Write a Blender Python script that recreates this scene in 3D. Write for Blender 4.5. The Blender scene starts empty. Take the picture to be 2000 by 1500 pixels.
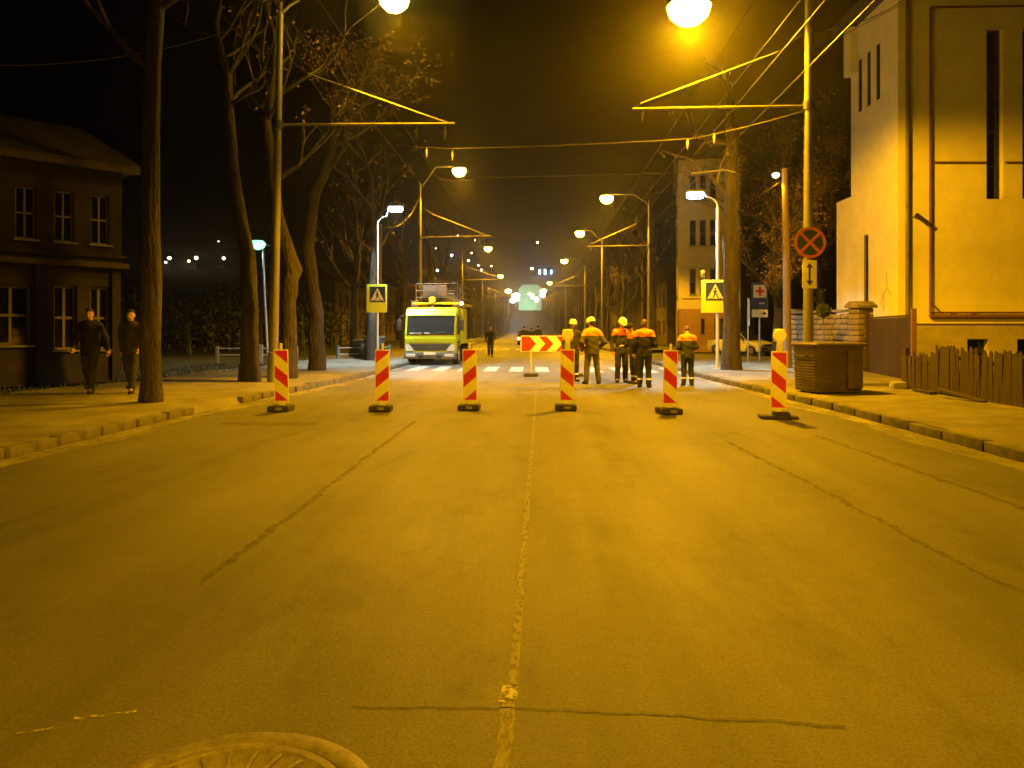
import bpy, bmesh, math, random
import numpy as np
from mathutils import Vector, Matrix

R = math.radians
rnd = random.Random(7)
scene = bpy.context.scene
C = scene.collection

# ------------------------------------------------------------------ camera, sky, moonlight, exposure
cam_d = bpy.data.cameras.new('camera')
cam = bpy.data.objects.new('camera', cam_d)
C.objects.link(cam)
cam.location = (0, 0, 1.5)
cam.rotation_euler = (R(90), 0, math.atan(57 / 1550))
cam_d.sensor_width = 36
cam_d.lens = 1550 / 2000 * 36
cam_d.shift_y = -105 / 2000
cam_d.clip_start = 0.05
cam_d.clip_end = 5000
scene.camera = cam

w = bpy.data.worlds.new('World')
scene.world = w
w.use_nodes = True
nt = w.node_tree
bg = nt.nodes['Background']
sky = nt.nodes.new('ShaderNodeTexSky')
sky.sky_type = 'NISHITA'
sky.sun_disc = False
sky.sun_elevation = R(2)
sky.sun_rotation = R(200)
nt.links.new(sky.outputs[0], bg.inputs['Color'])
bg.inputs['Strength'].default_value = 0.00004

faint_sun_d = bpy.data.lights.new('added_faint_sun', 'SUN')  # very faint sun lamp added, no such source known
faint_sun_d.energy = 0.002
faint_sun_d.angle = R(0.5)
faint_sun = bpy.data.objects.new('added_faint_sun', faint_sun_d)
faint_sun.rotation_euler = (R(60), 0, R(20))
C.objects.link(faint_sun)

vs = scene.view_settings
vs.view_transform = 'Standard'
vs.look = 'None'
vs.exposure = 0
vs.gamma = 1
vs.use_curve_mapping = False
scene.cycles.max_bounces = 5
scene.cycles.diffuse_bounces = 3
scene.cycles.volume_bounces = 0
scene.cycles.sample_clamp_indirect = 4
scene.cycles.use_denoising = True

SODIUM = (1.0, 0.445, 0.002)
P_STREET = 11000.0
COOL = (0.60, 0.90, 0.95)
GLOW_HAZE_DENSITY = 0.0007

# ------------------------------------------------------------------ materials
def new_mat(name):
    m = bpy.data.materials.new(name)
    m.use_nodes = True
    return m, m.node_tree, m.node_tree.nodes['Principled BSDF']

def pmat(name, c, rough=.7, var=.2, scale=6.0, bump=.15, metal=0.0, c2=None, stretch=(1, 1, 1), spec=.4, bscale=None, grime=0.0, bdist=.02):
    m, t, b = new_mat(name)
    N, L = t.nodes, t.links
    tc = N.new('ShaderNodeTexCoord')
    mp = N.new('ShaderNodeMapping')
    mp.inputs['Scale'].default_value = stretch
    L.new(tc.outputs['Object'], mp.inputs['Vector'])
    n1 = N.new('ShaderNodeTexNoise')
    n1.inputs['Scale'].default_value = scale
    n1.inputs['Detail'].default_value = 6
    n1.inputs['Roughness'].default_value = .6
    L.new(mp.outputs[0], n1.inputs['Vector'])
    cr = N.new('ShaderNodeValToRGB')
    cr.color_ramp.elements[0].position = .3
    cr.color_ramp.elements[1].position = .7
    a = c if c2 is None else c2
    lo = tuple(max(0, v * (1 - var)) for v in a)
    hi = tuple(min(1, v * (1 + var)) for v in c)
    cr.color_ramp.elements[0].color = (*lo, 1)
    cr.color_ramp.elements[1].color = (*hi, 1)
    L.new(n1.outputs['Fac'], cr.inputs['Fac'])
    col = cr.outputs['Color']
    if grime:
        n3 = N.new('ShaderNodeTexNoise')
        n3.inputs['Scale'].default_value = scale * .35
        n3.inputs['Detail'].default_value = 8
        n3.inputs['Roughness'].default_value = .75
        L.new(mp.outputs[0], n3.inputs['Vector'])
        r3 = N.new('ShaderNodeValToRGB')
        r3.color_ramp.elements[0].position = .42
        r3.color_ramp.elements[1].position = .62
        r3.color_ramp.elements[0].color = (1 - grime, 1 - grime, 1 - grime, 1)
        L.new(n3.outputs['Fac'], r3.inputs['Fac'])
        mx = N.new('ShaderNodeMixRGB')
        mx.blend_type = 'MULTIPLY'
        mx.inputs['Fac'].default_value = 1
        L.new(col, mx.inputs['Color1'])
        L.new(r3.outputs['Color'], mx.inputs['Color2'])
        col = mx.outputs['Color']
    L.new(col, b.inputs['Base Color'])
    b.inputs['Roughness'].default_value = rough
    b.inputs['Metallic'].default_value = metal
    b.inputs['Specular IOR Level'].default_value = spec
    if bump:
        n2 = N.new('ShaderNodeTexNoise')
        n2.inputs['Scale'].default_value = bscale or scale * 6
        n2.inputs['Detail'].default_value = 5
        L.new(mp.outputs[0], n2.inputs['Vector'])
        bp = N.new('ShaderNodeBump')
        bp.inputs['Strength'].default_value = bump
        bp.inputs['Distance'].default_value = bdist
        L.new(n2.outputs['Fac'], bp.inputs['Height'])
        L.new(bp.outputs[0], b.inputs['Normal'])
    return m

def emat(name, col, strength):
    m, t, b = new_mat(name)
    b.inputs['Base Color'].default_value = (*[min(1, v) for v in col], 1)
    b.inputs['Emission Color'].default_value = (*col, 1)
    b.inputs['Emission Strength'].default_value = strength
    return m

def glass_mat(name, c=(.02, .025, .03)):
    m = pmat(name, c, rough=.06, var=.2, bump=0, spec=.6)
    return m

def asphalt_mat():
    m, t, b = new_mat('asphalt')
    N, L = t.nodes, t.links
    tc = N.new('ShaderNodeTexCoord')
    P = tc.outputs['Object']
    def noise(scale, detail, rough=.55, stretch=(1, 1, 1)):
        mp = N.new('ShaderNodeMapping'); mp.inputs['Scale'].default_value = stretch
        L.new(P, mp.inputs['Vector'])
        n = N.new('ShaderNodeTexNoise')
        n.inputs['Scale'].default_value = scale; n.inputs['Detail'].default_value = detail; n.inputs['Roughness'].default_value = rough
        L.new(mp.outputs[0], n.inputs['Vector'])
        return n.outputs['Fac']
    def ramp(f, stops):
        r = N.new('ShaderNodeValToRGB')
        e = r.color_ramp.elements
        e[0].position, e[0].color = stops[0][0], (*[stops[0][1]] * 3, 1)
        e[1].position, e[1].color = stops[-1][0], (*[stops[-1][1]] * 3, 1)
        for p, v in stops[1:-1]:
            k = e.new(p); k.color = (v, v, v, 1)
        L.new(f, r.inputs['Fac'])
        return r.outputs['Color']
    def mul(a, c):
        x = N.new('ShaderNodeMixRGB'); x.blend_type = 'MULTIPLY'; x.inputs['Fac'].default_value = 1
        L.new(a, x.inputs['Color1']); L.new(c, x.inputs['Color2'])
        return x.outputs['Color']
    base = ramp(noise(.35, 5, .6), [(.3, .085), (.7, .115)])
    lanes = ramp(noise(1.0, 4, .6, (.9, .035, 1)), [(.30, .62), (.48, .96), (.68, 1.2)])
    blot = ramp(noise(.9, 8, .72, (1, .35, 1)), [(.33, .55), (.47, .97), (.75, 1.12)])
    fine = ramp(noise(55, 3, .7), [(.3, .72), (.5, 1.0), (.72, 1.3)])
    grit = ramp(noise(85, 3, .75), [(.30, .6), (.5, 1.0), (.66, 1.05), (.74, 2.4)])
    L.new(mul(mul(mul(base, lanes), mul(blot, fine)), grit), b.inputs['Base Color'])
    rr = N.new('ShaderNodeMapRange'); rr.inputs[3].default_value = .46; rr.inputs[4].default_value = .78
    L.new(noise(1.3, 6, .65, (1, .2, 1)), rr.inputs[0])
    L.new(rr.outputs[0], b.inputs['Roughness'])
    b.inputs['Specular IOR Level'].default_value = .35
    bp = N.new('ShaderNodeBump'); bp.inputs['Strength'].default_value = .35; bp.inputs['Distance'].default_value = .012
    L.new(noise(90, 4, .7), bp.inputs['Height'])
    bp2 = N.new('ShaderNodeBump'); bp2.inputs['Strength'].default_value = .25; bp2.inputs['Distance'].default_value = .05
    L.new(noise(2.2, 5, .6), bp2.inputs['Height']); L.new(bp.outputs[0], bp2.inputs['Normal'])
    L.new(bp2.outputs[0], b.inputs['Normal'])
    return m

def worn_mat(name, c, cover, scale, edge=.06, stretch=(1, 1, 1)):
    """old paint or dust: noise decides where anything of it is left"""
    m, t, b = new_mat(name)
    N, L = t.nodes, t.links
    tc = N.new('ShaderNodeTexCoord')
    mp = N.new('ShaderNodeMapping'); mp.inputs['Scale'].default_value = stretch
    L.new(tc.outputs['Object'], mp.inputs['Vector'])
    n = N.new('ShaderNodeTexNoise'); n.inputs['Scale'].default_value = scale; n.inputs['Detail'].default_value = 9; n.inputs['Roughness'].default_value = .72
    L.new(mp.outputs[0], n.inputs['Vector'])
    r = N.new('ShaderNodeValToRGB')
    r.color_ramp.elements[0].position = 1 - cover - edge; r.color_ramp.elements[0].color = (0, 0, 0, 1)
    r.color_ramp.elements[1].position = 1 - cover + edge; r.color_ramp.elements[1].color = (1, 1, 1, 1)
    L.new(n.outputs['Fac'], r.inputs['Fac'])
    L.new(r.outputs['Color'], b.inputs['Alpha'])
    b.inputs['Base Color'].default_value = (*c, 1)
    b.inputs['Roughness'].default_value = .7
    return m

M = {}
M['asphalt'] = asphalt_mat()
M['asphalt_old'] = pmat('old_asphalt', (.10, .095, .085), .8, .35, 1.2, .4, bscale=60, grime=.35)
M['pavement'] = pmat('dusty_pavement', (.17, .16, .14), .85, .3, 1.6, .5, bscale=40, grime=.3)
M['dirt'] = pmat('dirt', (.07, .06, .045), .95, .4, 1.1, .7, bscale=30)
M['grassland'] = pmat('grassland', (.035, .04, .02), .95, .5, .5, .8, bscale=8)
M['kerb'] = pmat('kerb_concrete', (.13, .122, .108), .8, .25, 7, .4, grime=.45)
M['seam'] = pmat('tar_seam', (.028, .027, .026), .6, .3, 20, .2)
M['seam_soft'] = worn_mat('soft_tar_seam', (.066, .062, .055), .42, 9, .22)
M['paint'] = worn_mat('worn_road_paint', (.38, .37, .34), .50, 22)
M['paint_thin'] = worn_mat('very_worn_road_paint', (.175, .17, .155), .60, 45, .16, stretch=(1, .3, 1))
M['paint_zebra'] = worn_mat('zebra_paint', (.46, .46, .45), .60, 5)
M['dust'] = worn_mat('gutter_dust', (.21, .20, .17), .52, 2.2, .16, (1, .35, 1))
M['iron'] = pmat('cast_iron', (.165, .155, .138), .5, .3, 25, .3, metal=.3)
M['iron_dark'] = pmat('dark_iron', (.06, .055, .05), .6, .3, 25, .3, metal=.3)
M['concrete'] = pmat('concrete', (.27, .26, .24), .85, .2, 5, .4, grime=.3)
M['pole'] = pmat('painted_pole', (.21, .20, .18), .5, .15, 5, .12, stretch=(1, 1, .25), grime=.35)
M['galv'] = pmat('galvanised_steel', (.50, .51, .51), .4, .12, 12, .05, metal=.35)
M['dark_metal'] = pmat('dark_metal', (.035, .033, .03), .5, .3, 12, .1)
M['band'] = pmat('rust_band', (.10, .07, .04), .8, .3, 20, .2)
M['wood_pole'] = pmat('wooden_pole', (.13, .10, .075), .85, .3, 5, .4, stretch=(6, 6, .6))
M['wire'] = pmat('wire', (.035, .03, .026), .5, .2, 10, 0, metal=.2)
M['bark'] = pmat('bark', (.038, .03, .022), .9, .5, 7, 1.0, stretch=(1, 1, .22), bscale=16, bdist=.09)
M['twig'] = pmat('twig', (.10, .08, .06), .9, .3, 7, .2)
M['leaf'] = pmat('dry_leaf', (.22, .13, .045), .7, .5, 3, 0)
M['leaf_dark'] = pmat('dark_leaf', (.04, .05, .022), .7, .5, 3, 0)
M['white_film'] = pmat('white_reflective_film', (.90, .88, .82), .33, .05, 6, .03, grime=.14)
M['red_film'] = pmat('red_reflective_film', (.66, .035, .02), .33, .10, 6, .03, grime=.14)
M['rubber'] = pmat('recycled_rubber', (.045, .042, .04), .85, .4, 18, .5)
M['amber_lens'] = emat('amber_lens', (1.0, .62, .02), .35)
M['lime'] = pmat('lime_paint', (.40, .44, .014), .3, .06, 3, .02, grime=.12)
M['grey_plastic'] = pmat('grey_plastic', (.12, .12, .12), .55, .15, 10, .08)
M['tyre'] = pmat('tyre', (.022, .021, .02), .85, .3, 20, .3)
M['rim'] = pmat('wheel_rim', (.30, .30, .30), .4, .2, 12, .1, metal=.5)
M['glass'] = glass_mat('dark_glass')
M['headlight'] = pmat('headlight_glass', (.6, .6, .6), .12, .2, 25, .05, spec=.8)
M['plate_white'] = pmat('number_plate_white', (.75, .75, .72), .4, .05, 8, 0)
M['chrome'] = pmat('chrome', (.7, .7, .7), .18, .05, 8, 0, metal=.9)
M['sign_yellow'] = pmat('fluorescent_sign', (.62, .66, .03), .4, .06, 4, .02, grime=.08)
M['sign_blue'] = pmat('sign_blue', (.02, .045, .19), .35, .1, 4, .02)
M['sign_red'] = pmat('sign_red', (.62, .14, .05), .4, .15, 5, .02, grime=.2)
M['sign_white'] = pmat('sign_white', (.72, .71, .68), .4, .08, 5, .02, grime=.12)
M['sign_black'] = pmat('sign_black', (.012, .012, .014), .45, .2, 5, .02)
M['sign_back'] = pmat('sign_back', (.10, .10, .10), .5, .2, 5, .05, metal=.2)
M['plaster'] = pmat('yellow_plaster', (.82, .76, .50), .9, .09, 1.1, .25, bscale=35, grime=.10)
M['plinth'] = pmat('plinth_plaster', (.44, .39, .27), .9, .14, 1.5, .3, bscale=30, grime=.2)
M['pipe_brown'] = pmat('brown_pipe', (.16, .075, .045), .5, .25, 8, .1)
M['downpipe'] = pmat('downpipe_zinc', (.20, .19, .17), .5, .25, 6, .1, metal=.2, stretch=(1, 1, .3))
M['window_dark'] = glass_mat('unlit_window', (.008, .007, .008))
M['window_frame'] = pmat('window_frame', (.16, .14, .11), .6, .15, 8, .1)
M['gate'] = pmat('brown_sheet_gate', (.036, .021, .012), .6, .2, 1.5, .12, grime=.25)
M['stone'] = pmat('wall_stone', (.19, .155, .10), .9, .3, 5, .8, bscale=20, grime=.3)
M['mortar'] = pmat('mortar', (.15, .13, .10), .95, .2, 10, .4)
M['picket'] = pmat('weathered_picket', (.042, .029, .017), .85, .35, 6, .35, stretch=(4, 4, .5), grime=.25)
M['bin'] = pmat('bin_painted_steel', (.09, .068, .038), .5, .2, 3, .08, grime=.3)
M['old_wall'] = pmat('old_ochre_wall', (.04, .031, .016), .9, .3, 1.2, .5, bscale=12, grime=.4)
M['old_wood'] = pmat('old_dark_wood', (.07, .05, .03), .85, .3, 4, .4, stretch=(1, 1, .3))
M['roof'] = pmat('dark_roof', (.05, .04, .035), .85, .3, 3, .4)
M['far_wall'] = pmat('far_wall', (.12, .10, .08), .9, .25, .7, .2, grime=.3)
M['beige'] = pmat('beige_facade', (.50, .44, .32), .9, .12, .7, .2, bscale=12, grime=.15)
M['beige_base'] = pmat('brown_facade_base', (.27, .165, .085), .9, .2, .9, .2, bscale=12, grime=.2)
M['green_facade'] = pmat('pale_green_facade', (.34, .52, .40), .8, .12, .3, .1)
M['car_white'] = pmat('white_car_paint', (.62, .60, .55), .3, .06, 2, .02, grime=.12)
M['skin'] = pmat('skin', (.48, .29, .20), .55, .1, 12, .05)
M['hair'] = pmat('brown_hair', (.09, .055, .03), .6, .4, 40, .3, stretch=(3, 3, .6))
M['hair_dark'] = pmat('dark_hair', (.018, .014, .011), .6, .4, 40, .3)
M['helmet'] = pmat('white_hard_hat', (.82, .80, .72), .3, .04, 8, .02)
M['cap_dark'] = pmat('dark_knit_cap', (.014, .013, .014), .9, .3, 40, .3)
M['jacket_grey'] = pmat('grey_work_cloth', (.055, .05, .044), .9, .22, 14, .3)
M['jacket_dark'] = pmat('dark_work_cloth', (.028, .031, .034), .9, .25, 14, .3)
M['jacket_black'] = pmat('black_cloth', (.013, .012, .013), .85, .3, 14, .25)
M['jacket_brown'] = pmat('dark_brown_cloth', (.035, .027, .02), .9, .3, 14, .3)
M['trouser_dark'] = pmat('dark_trousers', (.025, .025, .03), .9, .3, 14, .3)
M['trouser_grey'] = pmat('grey_trousers', (.085, .075, .065), .9, .25, 14, .3)
M['orange'] = pmat('orange_hi_vis_cloth', (.95, .23, .015), .75, .08, 14, .15)
M['reflect'] = pmat('reflective_tape', (.75, .75, .72), .3, .06, 12, .02)
M['boot'] = pmat('leather_boot', (.02, .017, .014), .6, .3, 20, .2)
M['sodium_glass'] = emat('sodium_lamp_glass', (1.0, .54, .03), 200)
M['sodium_bright'] = emat('bright_sodium_lamp_glass', (1.0, .54, .02), 75)
M['sodium_small'] = emat('small_sodium_glass', (1.0, .62, .25), 16)
M['sodium_far'] = emat('far_sodium_glass', (1.0, .58, .12), 80)
M['cool_glass'] = emat('cool_lamp_glass', (.75, .95, 1.0), 26)
M['green_glass'] = emat('greenish_lamp_glass', (.25, 1.0, .48), 3)
M['beacon_glass'] = emat('amber_beacon_glass', (1.0, .20, .001), 3.6)
M['hill_warm'] = emat('hill_warm_light', (1.0, .72, .40), 20)
M['hill_cool'] = emat('hill_cool_light', (.75, .78, 1.0), 40)
M['lit_blue'] = emat('lit_blue_window', (.20, .45, 1.0), 40)
M['lit_warm'] = emat('lit_warm_window', (1.0, .55, .18), .8)
M['car_headlight'] = emat('distant_headlight', (1.0, .82, .45), 14)

# ------------------------------------------------------------------ mesh helpers
class MB:
    def __init__(self):
        self.v, self.f, self.mi = [], [], []
    def add(self, vs, fs, mi=0):
        o = len(self.v)
        self.v += [tuple(p) for p in vs]
        self.f += [tuple(i + o for i in q) for q in fs]
        self.mi += [mi] * len(fs)
    def box(self, c, s, rot=None, ch=0.0, mi=0):
        hx, hy, hz = s[0] / 2, s[1] / 2, s[2] / 2
        if ch <= 0:
            vs = [Vector((x, y, z)) for x in (-hx, hx) for y in (-hy, hy) for z in (-hz, hz)]
            fs = [(0, 1, 3, 2), (4, 6, 7, 5), (0, 4, 5, 1), (2, 3, 7, 6), (0, 2, 6, 4), (1, 5, 7, 3)]
        else:
            bm = bmesh.new()
            bmesh.ops.create_cube(bm, size=1)
            for q in bm.verts:
                q.co = Vector((q.co.x * s[0], q.co.y * s[1], q.co.z * s[2]))
            bmesh.ops.bevel(bm, geom=bm.edges[:], offset=min(ch, .45 * min(s)), segments=2, affect='EDGES', profile=.6)
            vs = [q.co.copy() for q in bm.verts]
            bm.verts.index_update()
            fs = [tuple(q.index for q in f.verts) for f in bm.faces]
            bm.free()
        if rot is not None:
            vs = [rot @ p for p in vs]
        self.add([p + Vector(c) for p in vs], fs, mi)
        return self
    def path(self, pts, rad, n=8, caps=True, mi=0, squash=None):
        pts = [Vector(p) for p in pts]
        if not hasattr(rad, '__len__'):
            rad = [rad] * len(pts)
        up = None
        vs, fs = [], []
        for i, p in enumerate(pts):
            d = (pts[min(i + 1, len(pts) - 1)] - pts[max(i - 1, 0)]).normalized()
            if up is None:
                up = Vector((0, 0, 1)) if abs(d.z) < .9 else Vector((0, 1, 0))
            a = d.cross(up)
            if a.length < 1e-4:
                a = d.orthogonal()
            a.normalize()
            b2 = a.cross(d).normalized()
            up = b2
            for k in range(n):
                t = 2 * math.pi * k / n
                vs.append(p + (a * math.cos(t) + b2 * math.sin(t)) * rad[i])
        for i in range(len(pts) - 1):
            for k in range(n):
                k2 = (k + 1) % n
                fs.append((i * n + k, i * n + k2, (i + 1) * n + k2, (i + 1) * n + k))
        if caps:
            fs.append(tuple(range(n))[::-1])
            fs.append(tuple((len(pts) - 1) * n + k for k in range(n)))
        self.add(vs, fs, mi)
        return self
    def lathe(self, prof, n=16, c=(0, 0, 0), axis='z', mi=0):
        vs, fs = [], []
        for r, z in prof:
            for k in range(n):
                t = 2 * math.pi * k / n
                if axis == 'z': p = (r * math.cos(t), r * math.sin(t), z)
                elif axis == 'y': p = (r * math.cos(t), z, r * math.sin(t))
                else: p = (z, r * math.cos(t), r * math.sin(t))
                vs.append((p[0] + c[0], p[1] + c[1], p[2] + c[2]))
        m = len(prof)
        for i in range(m - 1):
            for k in range(n):
                k2 = (k + 1) % n
                fs.append((i * n + k, i * n + k2, (i + 1) * n + k2, (i + 1) * n + k))
        fs.append(tuple(range(n))[::-1])
        fs.append(tuple((m - 1) * n + k for k in range(n)))
        self.add(vs, fs, mi)
        return self
    def prism(self, poly, y0, y1, plane='xz', mi=0):
        n = len(poly)
        def P(a, b2, y):
            return {'xz': (a, y, b2), 'yz': (y, a, b2), 'xy': (a, b2, y)}[plane]
        vs = [P(a, b2, y0) for a, b2 in poly] + [P(a, b2, y1) for a, b2 in poly]
        fs = [tuple(range(n)), tuple(range(2 * n - 1, n - 1, -1))]
        for k in range(n):
            k2 = (k + 1) % n
            fs.append((k, k + n, k2 + n, k2))
        self.add(vs, fs, mi)
        return self
    def quad(self, a, b2, c, d, mi=0):
        self.add([a, b2, c, d], [(0, 1, 2, 3)], mi)
        return self
    def mesh(self, name, mats, smooth=False):
        me = bpy.data.meshes.new(name)
        me.from_pydata(self.v, [], self.f)
        for m in (mats if isinstance(mats, (list, tuple)) else [mats]):
            me.materials.append(m)
        if any(self.mi):
            me.polygons.foreach_set('material_index', self.mi)
        bm = bmesh.new(); bm.from_mesh(me)
        bmesh.ops.recalc_face_normals(bm, faces=bm.faces)
        bm.to_mesh(me); bm.free()
        if smooth:
            me.polygons.foreach_set('use_smooth', [True] * len(me.polygons))
            try: me.set_sharp_from_angle(angle=R(40))
            except Exception: pass
        return me
    def build(self, name, mats, parent=None, smooth=False, loc=None, rotz=None):
        return link(name, self.mesh(name, mats, smooth), parent, loc, rotz)

def link(name, me, parent=None, loc=None, rotz=None):
    o = bpy.data.objects.new(name, me)
    C.objects.link(o)
    if parent is not None: o.parent = parent
    if loc is not None: o.location = loc
    if rotz is not None: o.rotation_euler = (0, 0, rotz)
    return o

def tag(o, label=None, cat=None, group=None, kind=None):
    if label: o['label'] = label
    if cat: o['category'] = cat
    if group: o['group'] = group
    if kind: o['kind'] = kind
    return o

def thing(name, label, cat, loc=(0, 0, 0), rotz=0, group=None):
    o = bpy.data.objects.new(name, None)
    C.objects.link(o)
    o.empty_display_size = .2
    o.location = loc
    o.rotation_euler = (0, 0, rotz)
    return tag(o, label, cat, group)

def copy_tree(o, parent=None):
    c = o.copy(); C.objects.link(c); c.parent = parent
    for ch in list(o.children):
        copy_tree(ch, c)
    return c

def lamp(name, kind, parent, loc, energy, color, spot=150, blend=.35, size=.12, aim=None):
    d = bpy.data.lights.new(name, kind)
    d.energy = energy
    d.color = color
    d.shadow_soft_size = size
    if kind == 'SPOT':
        d.spot_size = R(spot); d.spot_blend = blend
    o = bpy.data.objects.new(name, d)
    C.objects.link(o)
    o.parent = parent
    o.location = loc
    if aim is not None:
        o.rotation_euler = Vector(aim).to_track_quat('-Z', 'Y').to_euler()
    return o

def ip(x, xs, ys): return float(np.interp(x, xs, ys))
def S(t):
    t = min(1, max(0, t)); return t * t * (3 - 2 * t)

ORD = ('nearest', 'second', 'third', 'fourth', 'fifth', 'sixth', 'seventh', 'eighth', 'ninth', 'tenth', 'eleventh', 'twelfth')
# ------------------------------------------------------------------ street alignment
ZY = [-60, 180, 250, 302, 396, 460, 600, 1600]; ZZ = [0, 0, .9, 3.8, 9.7, 13, 16, 16]
KY = [-60, 14, 25, 33, 50, 85, 141, 254, 302, 396, 460, 600, 1600]
KL = [-6.2, -6.2, -5.6, -5.7, -5.9, -7.0, -8.0, -10.6, -11.8, -14.5, -16, -17, -17]
KR = [5.3, 5.45, 5.0, 4.95, 5.0, 4.2, 3.3, .6, -.6, -3.3, -5, -6, -6]
def zr(Y): return ip(Y, ZY, ZZ)
def kl(Y): return ip(Y, KY, KL)
def kr(Y): return ip(Y, KY, KR)
def cx(Y): return .5 * (kl(Y) + kr(Y))
def terrain(X, Y):
    d = abs(X - cx(Y))
    return zr(Y) + 105 * S((Y - 470) / 600) + 60 * S((d - 60) / 260) * S((Y - 110) / 260)
YS = sorted(set([-60, -40, -25] + [round(-12 + 1.0 * i, 2) for i in range(0, 63)] + [55, 60, 65, 70, 75, 80, 85, 95, 105, 115, 125, 135, 141, 150, 160, 170, 180, 195, 210, 225, 240, 250, 254, 265, 280, 290, 302, 320, 340, 360, 380, 396, 410, 430, 460] + [14, 25, 33]))
SIDE0, SIDE1 = 37.0, 50.0           # mouth of the side street on the right

def strip(name, cols, ys, mat, parent=None, smooth=False):
    """cols: list of functions Y -> (x, z)"""
    mb = MB()
    n = len(cols)
    vs = [(*((lambda q: (q[0], y, q[1]))(c(y))),) for y in ys for c in cols]
    fs = [(i * n + k, i * n + k + 1, (i + 1) * n + k + 1, (i + 1) * n + k) for i in range(len(ys) - 1) for k in range(n - 1)]
    mb.add(vs, fs)
    return mb.build(name, mat, parent, smooth)

# ground sheet to the horizon, with the hills behind the town
gx = [-1500, -900, -600, -420, -300, -230, -170, -120, -90, -70, -55, -40, -28, -20, -13, 0, 12, 20, 28, 40, 55, 70, 90, 120, 170, 230, 300, 420, 600, 900, 1500]
gy = YS + [500, 540, 580, 600, 640, 680, 720, 760, 800, 850, 900, 960, 1020, 1080, 1150, 1300, 1600]
mb = MB()
n = len(gx)
mb.add([(x, y, terrain(x, y) - .06) for y in gy for x in gx],
       [(i * n + k, i * n + k + 1, (i + 1) * n + k + 1, (i + 1) * n + k) for i in range(len(gy) - 1) for k in range(n - 1)])
ground = tag(mb.build('ground', M['grassland'], smooth=True), kind='structure')

road = tag(strip('road', [lambda y: (kl(y) - .1, zr(y)), lambda y: (kl(y) * .5 + kr(y) * .5, zr(y)), lambda y: (kr(y) + .1, zr(y))], YS, M['asphalt']), kind='structure')

# side street on the right
mb = MB()
mb.add([(kr(SIDE0) - .05, SIDE0, .004), (40, SIDE0 + 3, .004), (40, SIDE1 + 5, .004), (kr(SIDE1) - .05, SIDE1, .004)], [(0, 1, 2, 3)])
tag(mb.build('side_street', M['asphalt_old']), kind='structure')

# pavements
def dip(y, a, b, edge=1.0):          # lowered crossing for a driveway
    return S((y - a) / edge + 1) * S((b - y) / edge + 1)
ysl = [y for y in YS if y <= 200]
KH = .13
def left_h(y): return KH * (1 - .85 * dip(y, 14.6, 15.6, .5))
def wob(y, k): return .012 * math.sin(1.7 * y + k) + .008 * math.sin(3.9 * y + 2 * k)
tag(strip('pavement_left', [lambda y: (kl(y) - .03, .006 if left_h(y) < .1 else -.04), lambda y: (kl(y) - .155, left_h(y)), lambda y: (kl(y) - .7, KH + wob(y, 0)), lambda y: (kl(y) - 2.6, KH + .02 + wob(y, 1)), lambda y: (kl(y) - 5.2 - .3 * math.sin(y * .8), KH + .02), lambda y: (kl(y) - 5.6, -.05)],
          ysl, M['pavement'], smooth=True), kind='structure')
ysr = [y for y in YS if y <= SIDE0 - 1]
ysr2 = [y for y in YS if SIDE1 + 1 <= y <= 200]
for seg in (ysr, ysr2):
    tag(strip('pavement_right', [lambda y: (kr(y) + .155, KH), lambda y: (kr(y) + .9, KH + wob(y, 2)), lambda y: (kr(y) + 2.4, KH + .02 + wob(y, 3)), lambda y: (kr(y) + 5.6, KH + .03), lambda y: (kr(y) + 5.9, -.05)],
              seg, M['pavement'], smooth=True), kind='structure')

# kerbs: stones laid one by one where they can be told apart, one strip beyond
kerb_me = [MB().box((0, 0, 0), (.15, .97 - .03 * q, .26), ch=.022).mesh('kerb_stone', M['kerb'], True) for q in range(3)]
for side, kf, nm in ((-1, kl, 'kerb_left'), (1, kr, 'kerb_right')):
    root = bpy.data.objects.new(nm, None); C.objects.link(root); tag(root, kind='structure')
    y = -4.0
    while y < 60:
        y2 = y + 1.0
        skip = (side < 0 and 14.2 < y + .5 < 15.9) or (side > 0 and SIDE0 - 1 < y + .5 < SIDE1 + 1)
        if not skip:
            xm = .5 * (kf(y) + kf(y2)) + side * .075
            o = link('kerb_stone', rnd.choice(kerb_me), root)
            o.location = (xm + rnd.uniform(-.012, .012), y + .5, .01 + rnd.uniform(-.018, .012))
            o.rotation_euler = (rnd.uniform(-.012, .012), side * rnd.uniform(-.02, .04), math.atan2(-(kf(y2) - kf(y)), 1) + rnd.uniform(-.012, .012))
        y = y2
    ysf = [q for q in YS if q >= 60]
    strip('far_kerb', [lambda q: (kf(q), zr(q) - .02), lambda q: (kf(q), zr(q) + KH), lambda q: (kf(q) + side * .15, zr(q) + KH), lambda q: (kf(q) + side * .15, zr(q) - .02)], ysf, M['kerb'], root)
    dl = 0.42
    strip('gutter_dust', [lambda q: (kf(q) - side * (dl + .1 * math.sin(q * 1.3)), zr(q) + .004), lambda q: (kf(q) + side * .02, zr(q) + .004)], [q for q in YS if q < 90], M['dust'], root)

# far pavement edges
for side, kf in ((-1, kl), (1, kr)):
    ysf = [q for q in YS if q >= 200]
    tag(strip('pavement_far', [lambda q: (kf(q) + side * .15, zr(q) + .12), lambda q: (kf(q) + side * 4, zr(q) + .12), lambda q: (kf(q) + side * 4.2, zr(q) - .1)], ysf, M['pavement']), kind='structure')

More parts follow.
